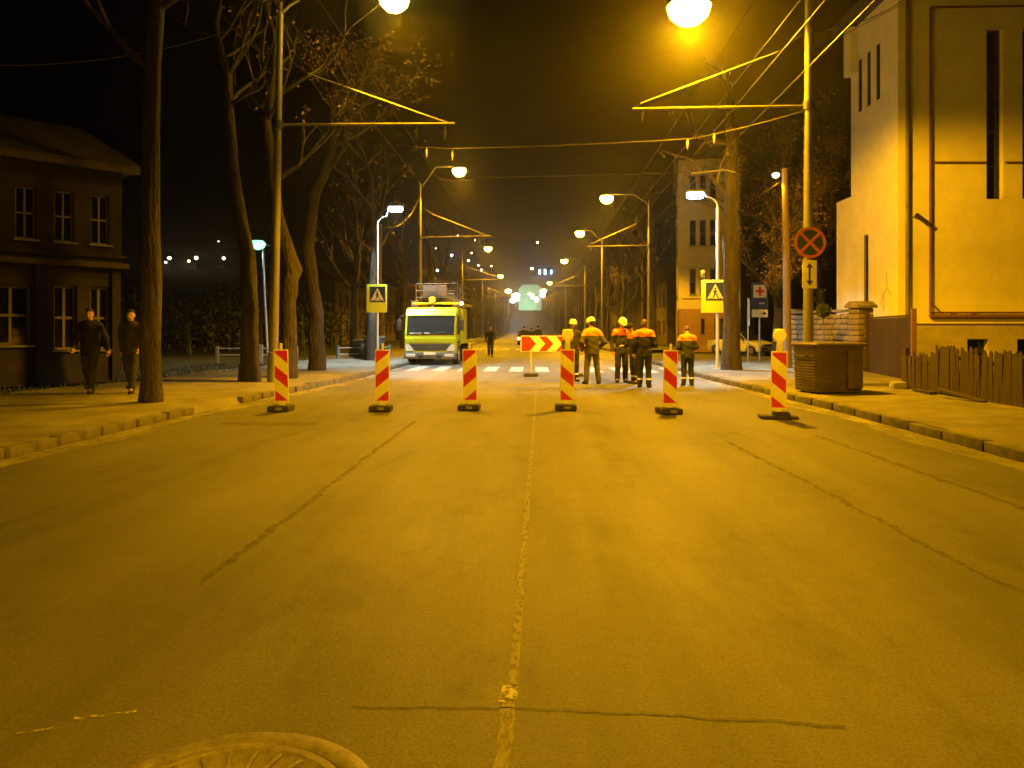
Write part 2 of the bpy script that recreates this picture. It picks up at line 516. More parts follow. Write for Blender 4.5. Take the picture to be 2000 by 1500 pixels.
# road markings, seams and cracks
def ribbon(name, pts, width, mat, z=.004, jag=.25, parent=road):
    mb = MB(); vs = []
    for i, (x, y) in enumerate(pts):
        a, b2 = pts[max(i - 1, 0)], pts[min(i + 1, len(pts) - 1)]
        d = Vector((b2[0] - a[0], b2[1] - a[1])).normalized()
        k = width(i / (len(pts) - 1)) if callable(width) else width
        nx, ny = -d.y, d.x
        w1, w2 = k * (.5 + rnd.uniform(-jag, jag)), k * (.5 + rnd.uniform(-jag, jag))
        vs += [(x + nx * w1, y + ny * w1, z), (x - nx * w2, y - ny * w2, z)]
    mb.add(vs, [(2 * i, 2 * i + 1, 2 * i + 3, 2 * i + 2) for i in range(len(pts) - 1)])
    return mb.build(name, mat, parent)
def jagged(a, b2, n, amp):
    out = []; ox = oy = 0
    for i in range(n + 1):
        t = i / n
        ox = ox * .8 + rnd.uniform(-amp, amp); oy = oy * .8 + rnd.uniform(-amp, amp)
        out.append((a[0] + (b2[0] - a[0]) * t + ox, a[1] + (b2[1] - a[1]) * t + oy))
    return out
ribbon('centre_line', [(-.12, 3.35 + .5 * i) for i in range(80)], .042, M['paint_thin'], .004, .1)
ribbon('centre_line', [(-.135, 2.3 + .1 * i) for i in range(10)], .05, M['paint_thin'], .004, .2)
mb = MB()
mb.add([(-.175, 3.19, .006), (-.10, 3.18, .006), (-.095, 3.33, .006), (-.16, 3.345, .006)], [(0, 1, 2, 3)])
mb.build('paint_patch', M['paint'], road)
ribbon('crack', jagged((-.75, 3.13), (.08, 3.14), 40, .006), .009, M['seam'])
ribbon('crack', jagged((.08, 3.14), (1.15, 3.05), 60, .007), .012, M['seam'], .005)
ribbon('seam', jagged((-2.0, 4.6), (-2.1, 13.0), 90, .012), .06, M['seam_soft'], .004, .3)
ribbon('seam', jagged((2.5, 10.9), (2.64, 6.9), 60, .012), .055, M['seam_soft'], .004, .3)
ribbon('seam', jagged((2.64, 6.9), (2.75, 4.2), 60, .012), .045, M['seam_soft'], .004, .3)
ribbon('seam', jagged((3.9, 11.5), (4.1, 5.0), 60, .015), .09, M['seam_soft'], .004, .3)
ribbon('crack', jagged((-3.9, 10.2), (-3.3, 12.3), 24, .02), .02, M['seam'], .005, .4)
ribbon('crack', jagged((-4.6, 11.2), (-3.9, 11.8), 20, .02), .015, M['seam'], .005, .4)
ribbon('crack', jagged((-1.8, 8.6), (-1.55, 9.8), 16, .015), .016, M['seam'], .005, .4)
ribbon('line_remnant', jagged((-1.80, 3.0), (-1.58, 3.07), 14, .006), .014, M['paint'], .004, .45)
ribbon('line_remnant', jagged((-1.95, 2.88), (-1.80, 2.93), 10, .006), .012, M['paint'], .005, .45)
for i in range(11):                                             # zebra crossing by the two lit signs
    x = -5.05 + i * .97
    yb = 28.6 - .22 * x * .5
    mb = MB().quad((x, yb, .005), (x + .5, yb - .05, .005), (x + .46, yb + 3.6, .005), (x - .04, yb + 3.65, .005))
    mb.build('zebra_stripe', M['paint_zebra'], road)
for i in range(9):                                              # next crossing down the street
    x = -5.1 + i * 1.05
    MB().quad((x, 60, .005), (x + .52, 60, .005), (x + .45, 64, .005), (x - .07, 64, .005)).build('zebra_stripe', M['paint_zebra'], road)
# flat patches in the tarmac
def patch(x, y, a, b2, nm='tarmac_patch'):
    pts = []
    for k in range(16):
        t = 2 * math.pi * k / 16; q = rnd.uniform(.8, 1.1)
        pts.append((x + a * q * math.copysign(abs(math.cos(t)) ** .6, math.cos(t)), y + b2 * q * math.copysign(abs(math.sin(t)) ** .6, math.sin(t)), .003))
    mb = MB(); mb.add(pts, [tuple(range(16))]); mb.build(nm, M['asphalt_old'], road)
patch(1.6, 20.5, .5, .35); patch(.35, 18.5, .45, .2); patch(-4.3, 12.6, .8, .25)

# manhole in front of the camera
mh = thing('manhole', 'round iron manhole cover with radial ribs in the tarmac, cut off by the frame edge', 'manhole', (-1.0, 2.41, 0))
MB().lathe([(.495, .0), (.495, .012), (.48, .018), (.425, .02), (.412, .014), (.408, .003)], 64).build('frame', M['iron'], mh, True)
cov = MB().lathe([(.40, .004), (.40, .016), (.37, .018), (.36, .010), (.04, .010)], 64).build('cover', M['iron'], mh, True)
for k in range(24):
    t = 2 * math.pi * k / 24
    o = link('rib', bpy.data.meshes.get('rib') or MB().box((0, .22, .014), (.018, .26, .012), ch=.004).mesh('rib', M['iron'], True), cov)
    o.rotation_euler = (0, 0, t)

# ------------------------------------------------------------------ street lights on the tram-wire poles
GL = MB().lathe([(.03, -.44), (.2, -.41), (.34, -.28), (.40, -.10), (.36, .0)], 18).mesh('lamp_glass', M['sodium_glass'], True)  # bowl made wide and round to imitate the lamp's glare
GLB = MB().lathe([(.03, -.60), (.28, -.55), (.47, -.38), (.55, -.14), (.42, .0)], 22).mesh('lamp_glass', M['sodium_bright'], True)  # larger still, its size standing in for the strongest glare
HS = MB().lathe([(.37, -.01), (.38, .04), (.25, .14), (.11, .19), (.02, .20)], 18).mesh('lamp_housing', M['grey_plastic'], True)
POLE_GROUP = 'trolleybus poles with street lamps along both kerbs'
def trolley_pole(label, X, Y, side, z0=0.0, H=10.1, armz=6.95, armlen=4.6, lampz=10.2, lamplen=2.9, lean=0, power=P_STREET, stay=True, detail=True, glass=None, arm=True, cone=142, aim=None):
    """side -1 stands on the left kerb and reaches right"""
    t = thing('trolley_pole', label, 'street light pole', (X, Y, z0), 0, POLE_GROUP)
    if lean: t.rotation_euler = (0, lean, 0)
    s = -side
    n = 14 if detail else 7
    MB().path([(0, 0, -.05), (0, 0, .9), (0, 0, .92), (0, 0, 5), (0, 0, H)], [.15, .145, .125, .11, .075], n).build('pole', M['pole'], t, True)
    if detail:
        for k in range(22):
            zz = 1.7 + k * .27 + rnd.uniform(-.05, .05)
            rr = .127 - .0055 * zz
            MB().lathe([(rr, -.012), (rr + .004, -.01), (rr + .004, .01), (rr, .012)], 14, (0, 0, zz)).build('band', M['band'], t, True)
    if arm:
        MB().path([(s * .12, 0, armz), (s * armlen, 0, armz + (.08 if side < 0 else -.03))], .036, 8).build('bracket_arm', M['pole'], t, True)
        MB().path([(-.0, 0, armz - .1), (0, 0, armz + .1)], .14, n).build('clamp', M['dark_metal'], t, True)
        if stay:
            MB().path([(s * .75, 0, armz + 1.9 - .55), (s * (armlen - .2), 0, armz + .1)], .022, 6).build('stay_rod', M['pole'], t, True)
            MB().path([(s * .05, 0, armz + 1.85), (s * .78, 0, armz + 1.34)], .012, 5).build('stay_wire', M['wire'], t)
        if detail:
            for q in (armlen - .25, armlen - 1.0):
                MB().path([(s * q, 0, armz), (s * q, 0, armz - .14), (s * q, 0, armz - .34)], [.02, .045, .02], 8).build('insulator', M['dark_metal'], t, True)
    lx = s * lamplen
    MB().path([(0, 0, H - .3), (s * .25, 0, H - .05), (s * .9, 0, lampz + .08), (lx - s * .1, 0, lampz + .14)], [.05, .045, .04, .035], 8).build('lamp_arm', M['pole'], t, True)
    link('lamp_housing', HS, t, (lx, 0, lampz))
    g = GL if glass is None else glass
    link('lamp_glass', g, t, (lx, 0, lampz - .02))
    if power:
        lamp('street_light', 'SPOT', t, (lx, 0, lampz - (.66 if glass is GLB else .48)), power, SODIUM, cone, .22, .16, aim or (s * .10, 0, -1))
    return t

M['white_far'] = emat('far_white_glass', (.9, .95, 1.0), 34)
GLW = MB().lathe([(.06, -.8), (.6, -.7), (1.0, -.25), (1.0, .15), (.2, .5)], 12).mesh('lamp_glass', M['white_far'], True)  # oversized glass imitating the bloom of far white lights
GLF = MB().lathe([(.06, -.55), (.42, -.46), (.62, -.2), (.62, .08), (.2, .3)], 12).mesh('lamp_glass', M['sodium_far'], True)  # oversized too, bloom of the far sodium lamps put into its shape
# left row
trolley_pole('pale leaning trolleybus pole nearest on the left kerb, its lamp cut by the frame top', -7.05, 20.6, -1, cone=112, aim=(.45, -.12, -1), lampz=10.35, lamplen=3.0, lean=R(1.2), armlen=4.65, armz=6.9)
trolley_pole('trolleybus pole rising behind the lime green truck', -7.06, 46, -1, power=P_STREET * 1.2, H=10.1, lampz=10.9, lamplen=2.3, armlen=4.15, armz=6.9)
trolley_pole('second trolleybus pole beyond the truck on the left kerb', -8.5, 85, -1, power=P_STREET * 1.5, cone=156, H=10.1, lampz=10.4, lamplen=2.8, armlen=4.6, armz=6.9, detail=False)
trolley_pole('third trolleybus pole beyond the truck on the left kerb', -9.4, 127, -1, power=P_STREET * 1.5, cone=156, H=9.6, lampz=10.3, lamplen=2.9, armlen=4.6, detail=False)
# right row
trolley_pole('pale trolleybus pole carrying the round no-stopping sign, next to the bin', 6.64, 20.0, 1, H=10.6, lampz=9.75, lamplen=2.95, armlen=4.35, armz=7.08, power=P_STREET * 1.45, cone=164, aim=(.14, .06, -1), glass=GLB)
trolley_pole('slim trolleybus pole behind the workers at the right kerb', 6.63, 49, 1, H=9.45, lampz=9.75, lamplen=2.6, armlen=3.8, armz=6.7, power=P_STREET * 1.15, cone=140)
trolley_pole('second slim pole beyond the workers on the right kerb', 5.3, 69, 1, power=P_STREET * 1.5, cone=156, H=9.4, lampz=10.05, lamplen=1.95, arm=False, detail=False)
trolley_pole('third slim pole beyond the workers, among the dark trees', 5.36, 97, 1, power=P_STREET * 1.5, cone=156, H=9.4, lampz=10.1, lamplen=2.55, armlen=3.9, detail=False)
trolley_pole('fourth slim pole beyond the workers on the right kerb', 4.4, 141, 1, power=P_STREET * 1.5, cone=156, H=9.4, lampz=10.05, lamplen=2.9, armlen=4.2, detail=False)
# the row goes on behind the camera
trolley_pole('trolleybus pole of the right row just behind the viewer', 6.6, -8, 1, power=P_STREET * 2.75, cone=98, aim=(.05, .66, -1))
# far ones up the rising street
k = 0
for Y in (170, 198, 226, 254, 282, 310, 338, 366, 394):
    for side in (-1, 1):
        X = (kl(Y) - 1.2) if side < 0 else (kr(Y) + 1.2)
        trolley_pole('%s small far lamp pole on the rising end of the street, on the %s side' % (ORD[k // 2], "truck's" if side < 0 else "workers'"), X, Y, side, zr(Y), 9.4, 6.9, 4.3, 10.0, 2.8 + .5 * (k % 3), 0, P_STREET * 2.6 if k % 2 == 0 else 0, False, False, GLW if (Y >= 254 and k % 2 == 0) else GLF, cone=164)
        k += 1

# ------------------------------------------------------------------ lamp posts of other kinds
def hooked_lamp(label, X, Y, side, H, reach, lz, rot=0):
    t = thing('crossing_lamp', label, 'street lamp', (X, Y, KH), rot, 'white lamps over the zebra crossing')
    s = -side
    MB().path([(0, 0, 0), (0, 0, 3), (0, 0, H - .35)], [.065, .06, .05], 12).build('pole', M['galv'], t, True)
    MB().box((0, 0, .02), (.32, .32, .04), ch=.01).build('base_plate', M['galv'], t)
    pts = []
    for k in range(9):
        a = math.pi / 2 * k / 8
        pts.append((s * .38 * (1 - math.cos(a)), 0, H - .35 + .38 * math.sin(a)))
    pts.append((s * (reach - .3), 0, lz + .1))
    MB().path(pts, .032, 8).build('lamp_arm', M['galv'], t, True)
    MB().box((s * reach, 0, lz + .13), (.66, .34, .09), ch=.035).build('lamp_housing', M['grey_plastic'], t, True)
    MB().box((s * reach, 0, lz - .01), (.60, .30, .22), ch=.09).build('lamp_glass', M['cool_glass'], t, True)
    lamp('crossing_light', 'SPOT', t, (s * reach, 0, lz - .12), 6300, COOL, 118, .25, .1, (s * .38, .03, -1))
    # second optic towards the waiting area behind the pole
    return t
zl_post = hooked_lamp('slim hooked crossing lamp with bright white light, left of the truck', -6.93, 33.35, -1, 6.15, .78, 6.5)
lamp('crossing_light', 'SPOT', zl_post, (.6, 0, 6.38), 3300, COOL, 100, .25, .1, (-.75, .1, -1))
zr_post = hooked_lamp('slim hooked crossing lamp with bright white light, beside the thick trunk', 6.36, 28.9, 1, 6.15, .80, 6.25)
lamp('crossing_light', 'SPOT', zr_post, (-.6, 0, 6.1), 900, COOL, 80, .3, .1, (.45, .25, -1))

gl = thing('park_lamp', 'lone post with greenish white lamp standing back on the left', 'street lamp', (-13.55, 38.2, 0))
MB().path([(.25, 0, 0), (.1, 0, 3), (0, 0, 5.6)], [.07, .055, .04], 10).build('pole', M['galv'], gl, True)
MB().path([(-.35, 0, 5.72), (.35, 0, 5.62)], .03, 6).build('lamp_arm', M['galv'], gl, True)
MB().lathe([(.05, -.30), (.28, -.22), (.38, 0), (.25, .14)], 14, (-.25, 0, 5.72)).build('lamp_glass', M['green_glass'], gl, True)
lamp('park_light', 'SPOT', gl, (-.25, 0, 5.44), 550, (.55, 1.0, .75), 140, .3, .2, (0, -.15, -1))

wp = thing('wooden_pole', 'dark wooden utility pole with a small warm lamp, beside the stone wall', 'street lamp', (8.67, 28.3, .1))
MB().path([(0, 0, 0), (-.03, 0, 4), (-.1, 0, 7.1)], [.15, .13, .10], 12).build('pole', M['wood_pole'], wp, True)
MB().path([(-.1, 0, 6.7), (-.28, 0, 6.95), (-.42, -.05, 6.95)], .025, 6).build('lamp_arm', M['dark_metal'], wp, True)
MB().lathe([(.03, -.10), (.11, -.05), (.13, .03), (.05, .08)], 12, (-.42, -.05, 6.86)).build('lamp_glass', M['sodium_small'], wp, True)
lamp('pole_light', 'SPOT', wp, (-.42, -.05, 6.7), 500, SODIUM, 140, .4, .1, (-.2, .2, -1))

# ------------------------------------------------------------------ overhead wires
def wire(name, label, pts, r=.012, sag=0, group=None, n=14):
    out = []
    for i in range(len(pts) - 1):
        a, b2 = Vector(pts[i]), Vector(pts[i + 1])
        for k in range(n if sag else 2):
            t = k / ((n if sag else 2) - 1)
            p = a.lerp(b2, t); p.z -= sag * 4 * t * (1 - t)
            if not out or (p - out[-1]).length > 1e-3: out.append(p)
    return tag(MB().path(out, r * .62, 5).build(name, M['wire'], smooth=True), label, 'cable', group)
CW = 'trolleybus contact wires running down the street'
def down_street(x, z): return [(x, -8, z), (x, 20, z), (x - .1, 48, z), (x - 1.2, 85, z), (x - 2.1, 128, z + .1), (x - 3.4, 180, z + .2)]
wire('contact_wire', 'inner trolleybus contact wire over the left lane', down_street(-3.4, 6.55), .011, group=CW)
wire('contact_wire', 'outer trolleybus contact wire over the left lane', down_street(-4.1, 6.55), .011, group=CW)
wire('contact_wire', 'inner trolleybus contact wire over the right lane', down_street(3.3, 6.6), .011, group=CW)
wire('contact_wire', 'outer trolleybus contact wire over the right lane', down_street(4.0, 6.6), .011, group=CW)
wire('feeder_cable', 'upper dark feeder cable beside the right pole', [(4.5, -8, 6.9), (4.6, 20, 6.8), (4.7, 49, 6.8)], .012)
wire('feeder_cable', 'lower dark feeder cable nearest the right pole', [(5.1, -8, 6.7), (5.2, 20, 6.6), (5.3, 49, 6.6)], .012)
sp1 = wire('span_wire', 'upper span wire hung across the street below the lamps', [(-7.6, 26.5, 8.0), (-2.6, 22.3, 6.62), (4.1, 21.6, 6.68), (6.62, 20.1, 7.0)], .014, .04)
for x, y, z in ((3.95, 21.6, 6.5), (4.6, 21.3, 6.58), (-3.3, 22.8, 6.6), (-2.5, 22.3, 6.4)):
    MB().path([(x, y, z + .16), (x, y, z + .05), (x, y, z - .12)], [.01, .035, .01], 8).build('insulator', M['concrete'], sp1, True)
sp2 = wire('span_wire', 'lower span wire hung across the street above the crossing lamps', [(-7.2, 26.4, 6.95), (-3.8, 26, 6.52), (6.3, 26, 6.7), (8.55, 28.2, 6.6)], .014, .06)
MB().path([(-3.3, 25.97, 6.46), (-2.9, 25.97, 6.40), (-2.6, 25.97, 6.45), (-2.2, 25.97, 6.4)], .014, 6).build('splice', M['concrete'], sp2, True)
MB().path([(4.9, 26, 6.6), (5.5, 26, 6.66), (6.0, 26, 6.7), (6.3, 26, 6.62)], .015, 6).build('splice', M['concrete'], sp2, True)
wire('service_cable', 'upper service cable from the right pole up to the house roof', [(6.7, 20, 8.4), (12.4, 27.2, 12.6)], .016, -.02)
wire('service_cable', 'lower service cable from the right pole up to the house roof', [(6.7, 20, 8.9), (12.6, 27.2, 12.9)], .022, .25)
wire('service_cable', 'thin slack cable from the right crossing lamp to the wooden pole', [(6.36, 28.9, 5.9), (8.6, 28.3, 6.9)], .010, .25)
wire('service_cable', 'thin slack cable from the left crossing lamp to the pole behind the truck', [(-6.9, 33.35, 6.0), (-7.0, 46, 9.4)], .012, .8)
wire('service_cable', 'pale slack cable high in the dark upper left corner', [(-12, 16, 7.0), (-7.9, 21, 9.7)], .012, .35)

# ------------------------------------------------------------------ trees
def tree_meshes(seed, trunk, spread, levels=3, kids=4, leaves=0, leaf=.09, r_end=.03, bias=(0, 0, 0), n=12, first=0.45, blen=2.4):
    """trunk: list of (x, y, z, r)"""
    rr = random.Random(seed)
    tb, cb = MB(), MB()
    # flesh the path with a few extra wobbling points
    pts, rad = [], []
    for i in range(len(trunk) - 1):
        a, b2 = trunk[i], trunk[i + 1]
        for k in range(3):
            t = k / 3
            pts.append(Vector([a[j] + (b2[j] - a[j]) * t for j in range(3)]) + Vector((rr.uniform(-.03, .03), rr.uniform(-.03, .03), 0)) * (i + k > 0))
            rad.append((a[3] + (b2[3] - a[3]) * t) * rr.uniform(.95, 1.06))
    pts.append(Vector(trunk[-1][:3])); rad.append(trunk[-1][3])
    rad[0] *= 1.18
    tb.path(pts, rad, n)
    tb.v = [(x + rr.uniform(-.022, .022), y + rr.uniform(-.022, .022), z) for x, y, z in tb.v]
    tips = []
    def branch(p, d, length, r, lev):
        q = [p]; cur = d.normalized(); m = 5
        for i in range(m):
            cur = (cur + Vector((rr.uniform(-.28, .28), rr.uniform(-.28, .28), rr.uniform(-.12, .3)))).normalized()
            q.append(q[-1] + cur * length / m)
        rs = [r * (1 - .75 * i / m) for i in range(m + 1)]
        (tb if lev == 0 else cb).path(q, rs, max(3, n - 3 - lev * 2), caps=False)
        if lev + 1 >= levels:
            tips.extend(q[2:])
            return
        for i in range(kids):
            j = rr.randint(2, m)
            dd = (cur + Vector((rr.uniform(-1, 1), rr.uniform(-1, 1), rr.uniform(-.3, .7))) * 1.0 + Vector(bias) * .3)
            branch(q[j], dd, length * rr.uniform(.5, .8), rs[j] * .7, lev + 1)
    N0 = len(pts)
    for i in range(spread):
        t = first + (1 - first) * (i + rr.random()) / spread
        j = min(N0 - 1, int(t * (N0 - 1)))
        a = rr.uniform(0, 2 * math.pi)
        d = Vector((math.cos(a), math.sin(a), rr.uniform(.35, 1.1))) + Vector(bias)
        branch(pts[j], d, blen * rr.uniform(.7, 1.25), max(.025, rad[j] * .5), 0)
    branch(pts[-1], Vector((rr.uniform(-.3, .3), rr.uniform(-.3, .3), 1)), blen, max(rad[-1], r_end), 0)
    lm = MB()
    for k in range(leaves):
        p = rr.choice(tips) + Vector((rr.gauss(0, .09), rr.gauss(0, .09), rr.gauss(0, .08)))
        a = Vector((rr.uniform(-1, 1), rr.uniform(-1, 1), rr.uniform(-1, .2))).normalized()
        b2 = a.orthogonal().normalized(); b2.rotate(Matrix.Rotation(rr.uniform(0, 6.28), 3, a))
        s = leaf * rr.uniform(.6, 1.3)
        cb.add([p, p + a * s * .6 + b2 * s * .4, p + a * s * 1.2, p + a * s * .6 - b2 * s * .4], [(0, 1, 2, 3)], 1)
    return tb, cb
def tree(label, loc, trunk, seed, spread=6, leafmat='leaf', group=None, **kw):
    t = thing('tree', label, 'tree', loc, 0, group)
    tb, cb = tree_meshes(seed, trunk, spread, **kw)
    tb.build('trunk', M['bark'], t, True)
    cb.build('crown', [M['twig'], M[leafmat]], t)
    return t
tree('black bare trunk nearest on the left pavement, beside the two pedestrians', (-7.42, 14.83, .1), [(0, 0, 0, .21), (0, 0, 1.5, .19), (-.08, .1, 4, .17), (.1, 0, 7.5, .14), (0, .1, 10, .10)], 3, 5, leaves=60, first=.7, kids=3)
tree('dark thick bare tree just left of the leaning pole', (-7.77, 20.9, .1), [(0, 0, 0, .25), (.02, 0, 2, .22), (-.05, 0, 3.4, .2), (-.45, 0, 5.8, .15), (-.62, 0, 8.2, .09), (-.9, 0, 9.6, .06)], 11, 7, leaves=60, first=.7, kids=2)
tree('tree with a knobbly trunk close behind the leaning pole', (-7.2, 22.35, .1), [(0, 0, 0, .24), (.02, 0, 2.2, .23), (.1, 0, 3.1, .26), (-.3, 0, 4.7, .17), (-.6, 0, 7.3, .13), (-.4, 0, 9.0, .08)], 21, 7, leaves=250, first=.7, kids=3, bias=(.3, 0, 0))
tree('forked tree with brown leaves between the pole and the left crossing sign', (-7.53, 26.45, .1), [(0, 0, 0, .27), (-.05, 0, 2, .24), (-.3, 0, 4.2, .2), (-.1, 0, 6, .17), (.34, 0, 6.9, .14), (.7, -.2, 7.9, .1), (1.2, -.5, 8.6, .07)], 5, 6, leaves=1800, leaf=.065, first=.68, kids=5, bias=(.5, -.3, -.1), blen=1.9)
tree('short dark trunk right beside the left crossing lamp', (-7.72, 35.8, .1), [(0, 0, 0, .22), (0, 0, 2.5, .19), (.15, 0, 5, .15), (0, .1, 8, .1)], 8, 4, leaves=60, first=.85, kids=3)
tree('thick tall trunk beside the right crossing lamp', (6.58, 27.7, .1), [(0, 0, 0, .31), (-.01, 0, 2.5, .27), (-.04, 0, 4.6, .25), (-.03, 0, 6.5, .23), (.02, .1, 8.5, .20)], 17, 2, leaves=40, first=.6, kids=2, levels=2, blen=2.0, bias=(-1.2, 0, .3))
tree('branching tree with rusty leaves behind the wooden pole', (10.4, 35.5, 0), [(0, 0, 0, .22), (.1, 0, 2.5, .19), (-.2, 0, 4.5, .15), (0, 0, 7, .1)], 29, 12, leaves=6500, first=.4, kids=6, blen=2.6, bias=(-.1, -.2, 0))
tree('tree overhanging the gap between the stone wall and the yellow house', (13.5, 39, 0), [(0, 0, 0, .22), (.1, 0, 2.5, .19), (-.2, 0, 5, .15), (0, 0, 8, .1)], 37, 11, leaves=5000, first=.35, kids=6, blen=2.8)
# rows of street trees farther down both sides
protos = []
for q in range(3):
    tb, cb = tree_meshes(50 + q, [(0, 0, 0, .24), (.1 * q, 0, 2.4, .2), (-.15, .1, 5, .16), (.1, 0, 8, .09)], 7, levels=3, kids=3, leaves=140, leaf=.16, n=7, first=.4, blen=2.6)
    protos.append((tb.mesh('trunk', M['bark'], True), cb.mesh('crown', [M['twig'], M['leaf']])))
TG = 'dark street trees lining the far part of the street'
for i, Y in enumerate(range(40, 260, 9)):
    for side in (-1, 1):
        if side > 0 and SIDE0 - 2 < Y < SIDE1 + 2: continue
        yy = Y + rnd.uniform(-1.5, 1.5)
        X = (kl(yy) - 3.1 - rnd.uniform(0, 1.2)) if side < 0 else (kr(yy) + 3.1 + rnd.uniform(0, 1.2))
        t = thing('tree', ('%s dark bare street tree of the row behind the %s' % (ORD[i - (1 if side > 0 and i > 1 else 0)], 'truck' if side < 0 else 'workers') if i < 11 else 'small dark street tree near the far end of the row behind the %s' % ('truck' if side < 0 else 'workers')), 'tree', (X, yy, zr(yy)), rnd.uniform(0, 6.28), TG + (' behind the truck' if side < 0 else ' behind the workers'))
        t.scale = (1, 1, rnd.uniform(.85, 1.2))
        a, b2 = protos[i % 3]
        link('trunk', a, t); link('crown', b2, t)
# woodland behind the left pavement reads as one dark mass
mb = MB()
rr = random.Random(99)
for k in range(60):
    x, y = rr.uniform(-44, -17), rr.uniform(46, 84)
    h = rr.uniform(2.5, 4.6)
    mb.path([(x, y, 0), (x + rr.uniform(-.4, .4), y, h)], [.18, .06], 5)
    for q in range(190):
        p = Vector((x + rr.gauss(0, 1.3), y + rr.gauss(0, 1.3), h * rr.uniform(.15, 1.1)))
        a = Vector((rr.uniform(-1, 1), rr.uniform(-1, 1), rr.uniform(-1, 1))).normalized(); b2 = a.orthogonal().normalized()
        s = rr.uniform(.14, .3)
        mb.add([p, p + a * s * .6 + b2 * s * .4, p + a * s * 1.2, p + a * s * .6 - b2 * s * .4], [(0, 1, 2, 3)])
tag(mb.build('woodland', M['leaf_dark']), kind='stuff')
# grass tufts in the verge on the left
mb = MB()
for k in range(2600):
    y = rr.uniform(13, 36); x = kl(y) - rr.uniform(4.8, 9)
    h = rr.uniform(.06, .22)
    a = rr.uniform(0, 6.28); dx, dy = .02 * math.cos(a), .02 * math.sin(a)
    z = .10 if x > kl(y) - 5.3 else -.06
    mb.add([(x - dx, y - dy, z), (x + dx, y + dy, z), (x + rr.uniform(-.08, .08), y + rr.uniform(-.08, .08), z + h)], [(0, 1, 2)])
tag(mb.build('verge_grass', M['leaf_dark']), kind='stuff')

# ------------------------------------------------------------------ walls with openings
def wall(mb, o, u, nrm, W, H, holes, depth, mi=0, z0=0):
    """rectangular wall skin with real reveals; holes (u0, u1, z0, z1)"""
    o, u, nrm = Vector(o), Vector(u).normalized(), Vector(nrm).normalized()
    us = sorted(set([0, W] + [h[0] for h in holes] + [h[1] for h in holes]))
    zs = sorted(set([z0, H] + [h[2] for h in holes] + [h[3] for h in holes]))
    us = [q for q in us if 0 <= q <= W]; zs = [q for q in zs if z0 <= q <= H]
    P = lambda a, z, d=0: o + u * a + Vector((0, 0, z)) - nrm * d
    for i in range(len(us) - 1):
        for j in range(len(zs) - 1):
            a, b2 = (us[i] + us[i + 1]) / 2, (zs[j] + zs[j + 1]) / 2
            if any(h[0] < a < h[1] and h[2] < b2 < h[3] for h in holes): continue
            mb.quad(P(us[i], zs[j]), P(us[i + 1], zs[j]), P(us[i + 1], zs[j + 1]), P(us[i], zs[j + 1]), mi)
    for a, b2, c, d in holes:
        mb.quad(P(a, c), P(a, c, depth), P(a, d, depth), P(a, d), mi)
        mb.quad(P(b2, c), P(b2, c, depth), P(b2, d, depth), P(b2, d), mi)
        mb.quad(P(a, c), P(b2, c), P(b2, c, depth), P(a, c, depth), mi)
        mb.quad(P(a, d), P(b2, d), P(b2, d, depth), P(a, d, depth), mi)
def window(parent, o, u, nrm, h, depth, pane='window_dark', cols=1, rows=1, fr=.05, frame='window_frame', sill=True):
    o, u, nrm = Vector(o), Vector(u).normalized(), Vector(nrm).normalized()
    a, b2, c, d = h
    P = lambda q, z, dd: o + u * q + Vector((0, 0, z)) - nrm * dd
    rot = Matrix((u, nrm, Vector((0, 0, 1)))).transposed()
    mb = MB()
    for q in range(cols + 1):
        x = a + (b2 - a) * q / cols
        x = min(max(x, a + fr / 2), b2 - fr / 2)
        mb.box(P(x, (c + d) / 2, depth - .035), (fr, .05, d - c - .004), rot)
    for q in range(rows + 1):
        z = c + (d - c) * q / rows
        z = min(max(z, c + fr / 2), d - fr / 2)
        for k in range(cols):
            x0, x1 = a + (b2 - a) * k / cols + fr / 2 + (fr / 2 if k == 0 else 0), a + (b2 - a) * (k + 1) / cols - fr / 2 - (fr / 2 if k == cols - 1 else 0)
            mb.box(P((x0 + x1) / 2, z, depth - .033), (x1 - x0, .046, fr), rot)
    w_ = mb.build('window', M[frame], parent)
    MB().quad(P(a, c, depth - .012), P(b2, c, depth - .012), P(b2, d, depth - .012), P(a, d, depth - .012)).build('pane', M[pane], w_)
    if sill:
        MB().box(P((a + b2) / 2, c - .03, -.03), (b2 - a + .14, .14, .05), rot).build('sill', M['concrete'], w_)
    return w_

# yellow plastered house on the right
HX, HY = 12.05, 27.5
ho = thing('yellow_house', 'tall yellow plastered house with slit windows and brown pipes, right edge', 'house', (HX, HY, 0))
fa = [(3.05, 3.6, 5.95, 11.75), (4.24, 4.8, 5.95, 11.75), (2.38, 3.08, .62, 1.2), (4.03, 4.73, .62, 1.2), (6.4, 7.6, 3.2, 4.9), (6.4, 7.6, 7.6, 9.4)]
mb = MB()
wall(mb, (0, 0, 0), (1, 0, 0), (0, -1, 0), 13, 13.1, [h for h in fa if h[2] > 1.8], .28, z0=1.73)
mb.quad((13, 0, 0), (13, 9, 0), (13, 9, 13.1), (13, 0, 13.1))
mb.quad((4, 9, 0), (13, 9, 0), (13, 9, 13.1), (4, 9, 13.1)); mb.quad((4, 3.85, 0), (4, 9, 0), (4, 9, 13.1), (4, 3.85, 13.1))
fb = [(1.2, 1.52, 9.75, 11.75), (2.0, 2.32, 9.75, 11.75), (2.8, 3.12, 9.75, 11.75), (2.2, 2.62, 2.35, 5.05)]
wall(mb, (0, 0, 0), (0, 1, 0), (-1, 0, 0), 3.85, 13.1, fb, .07)
wall(mb, (-.001, 3.85, 0), (0, 1, 0), (-1, 0, 0), 1.5, 6.7, [], .2)
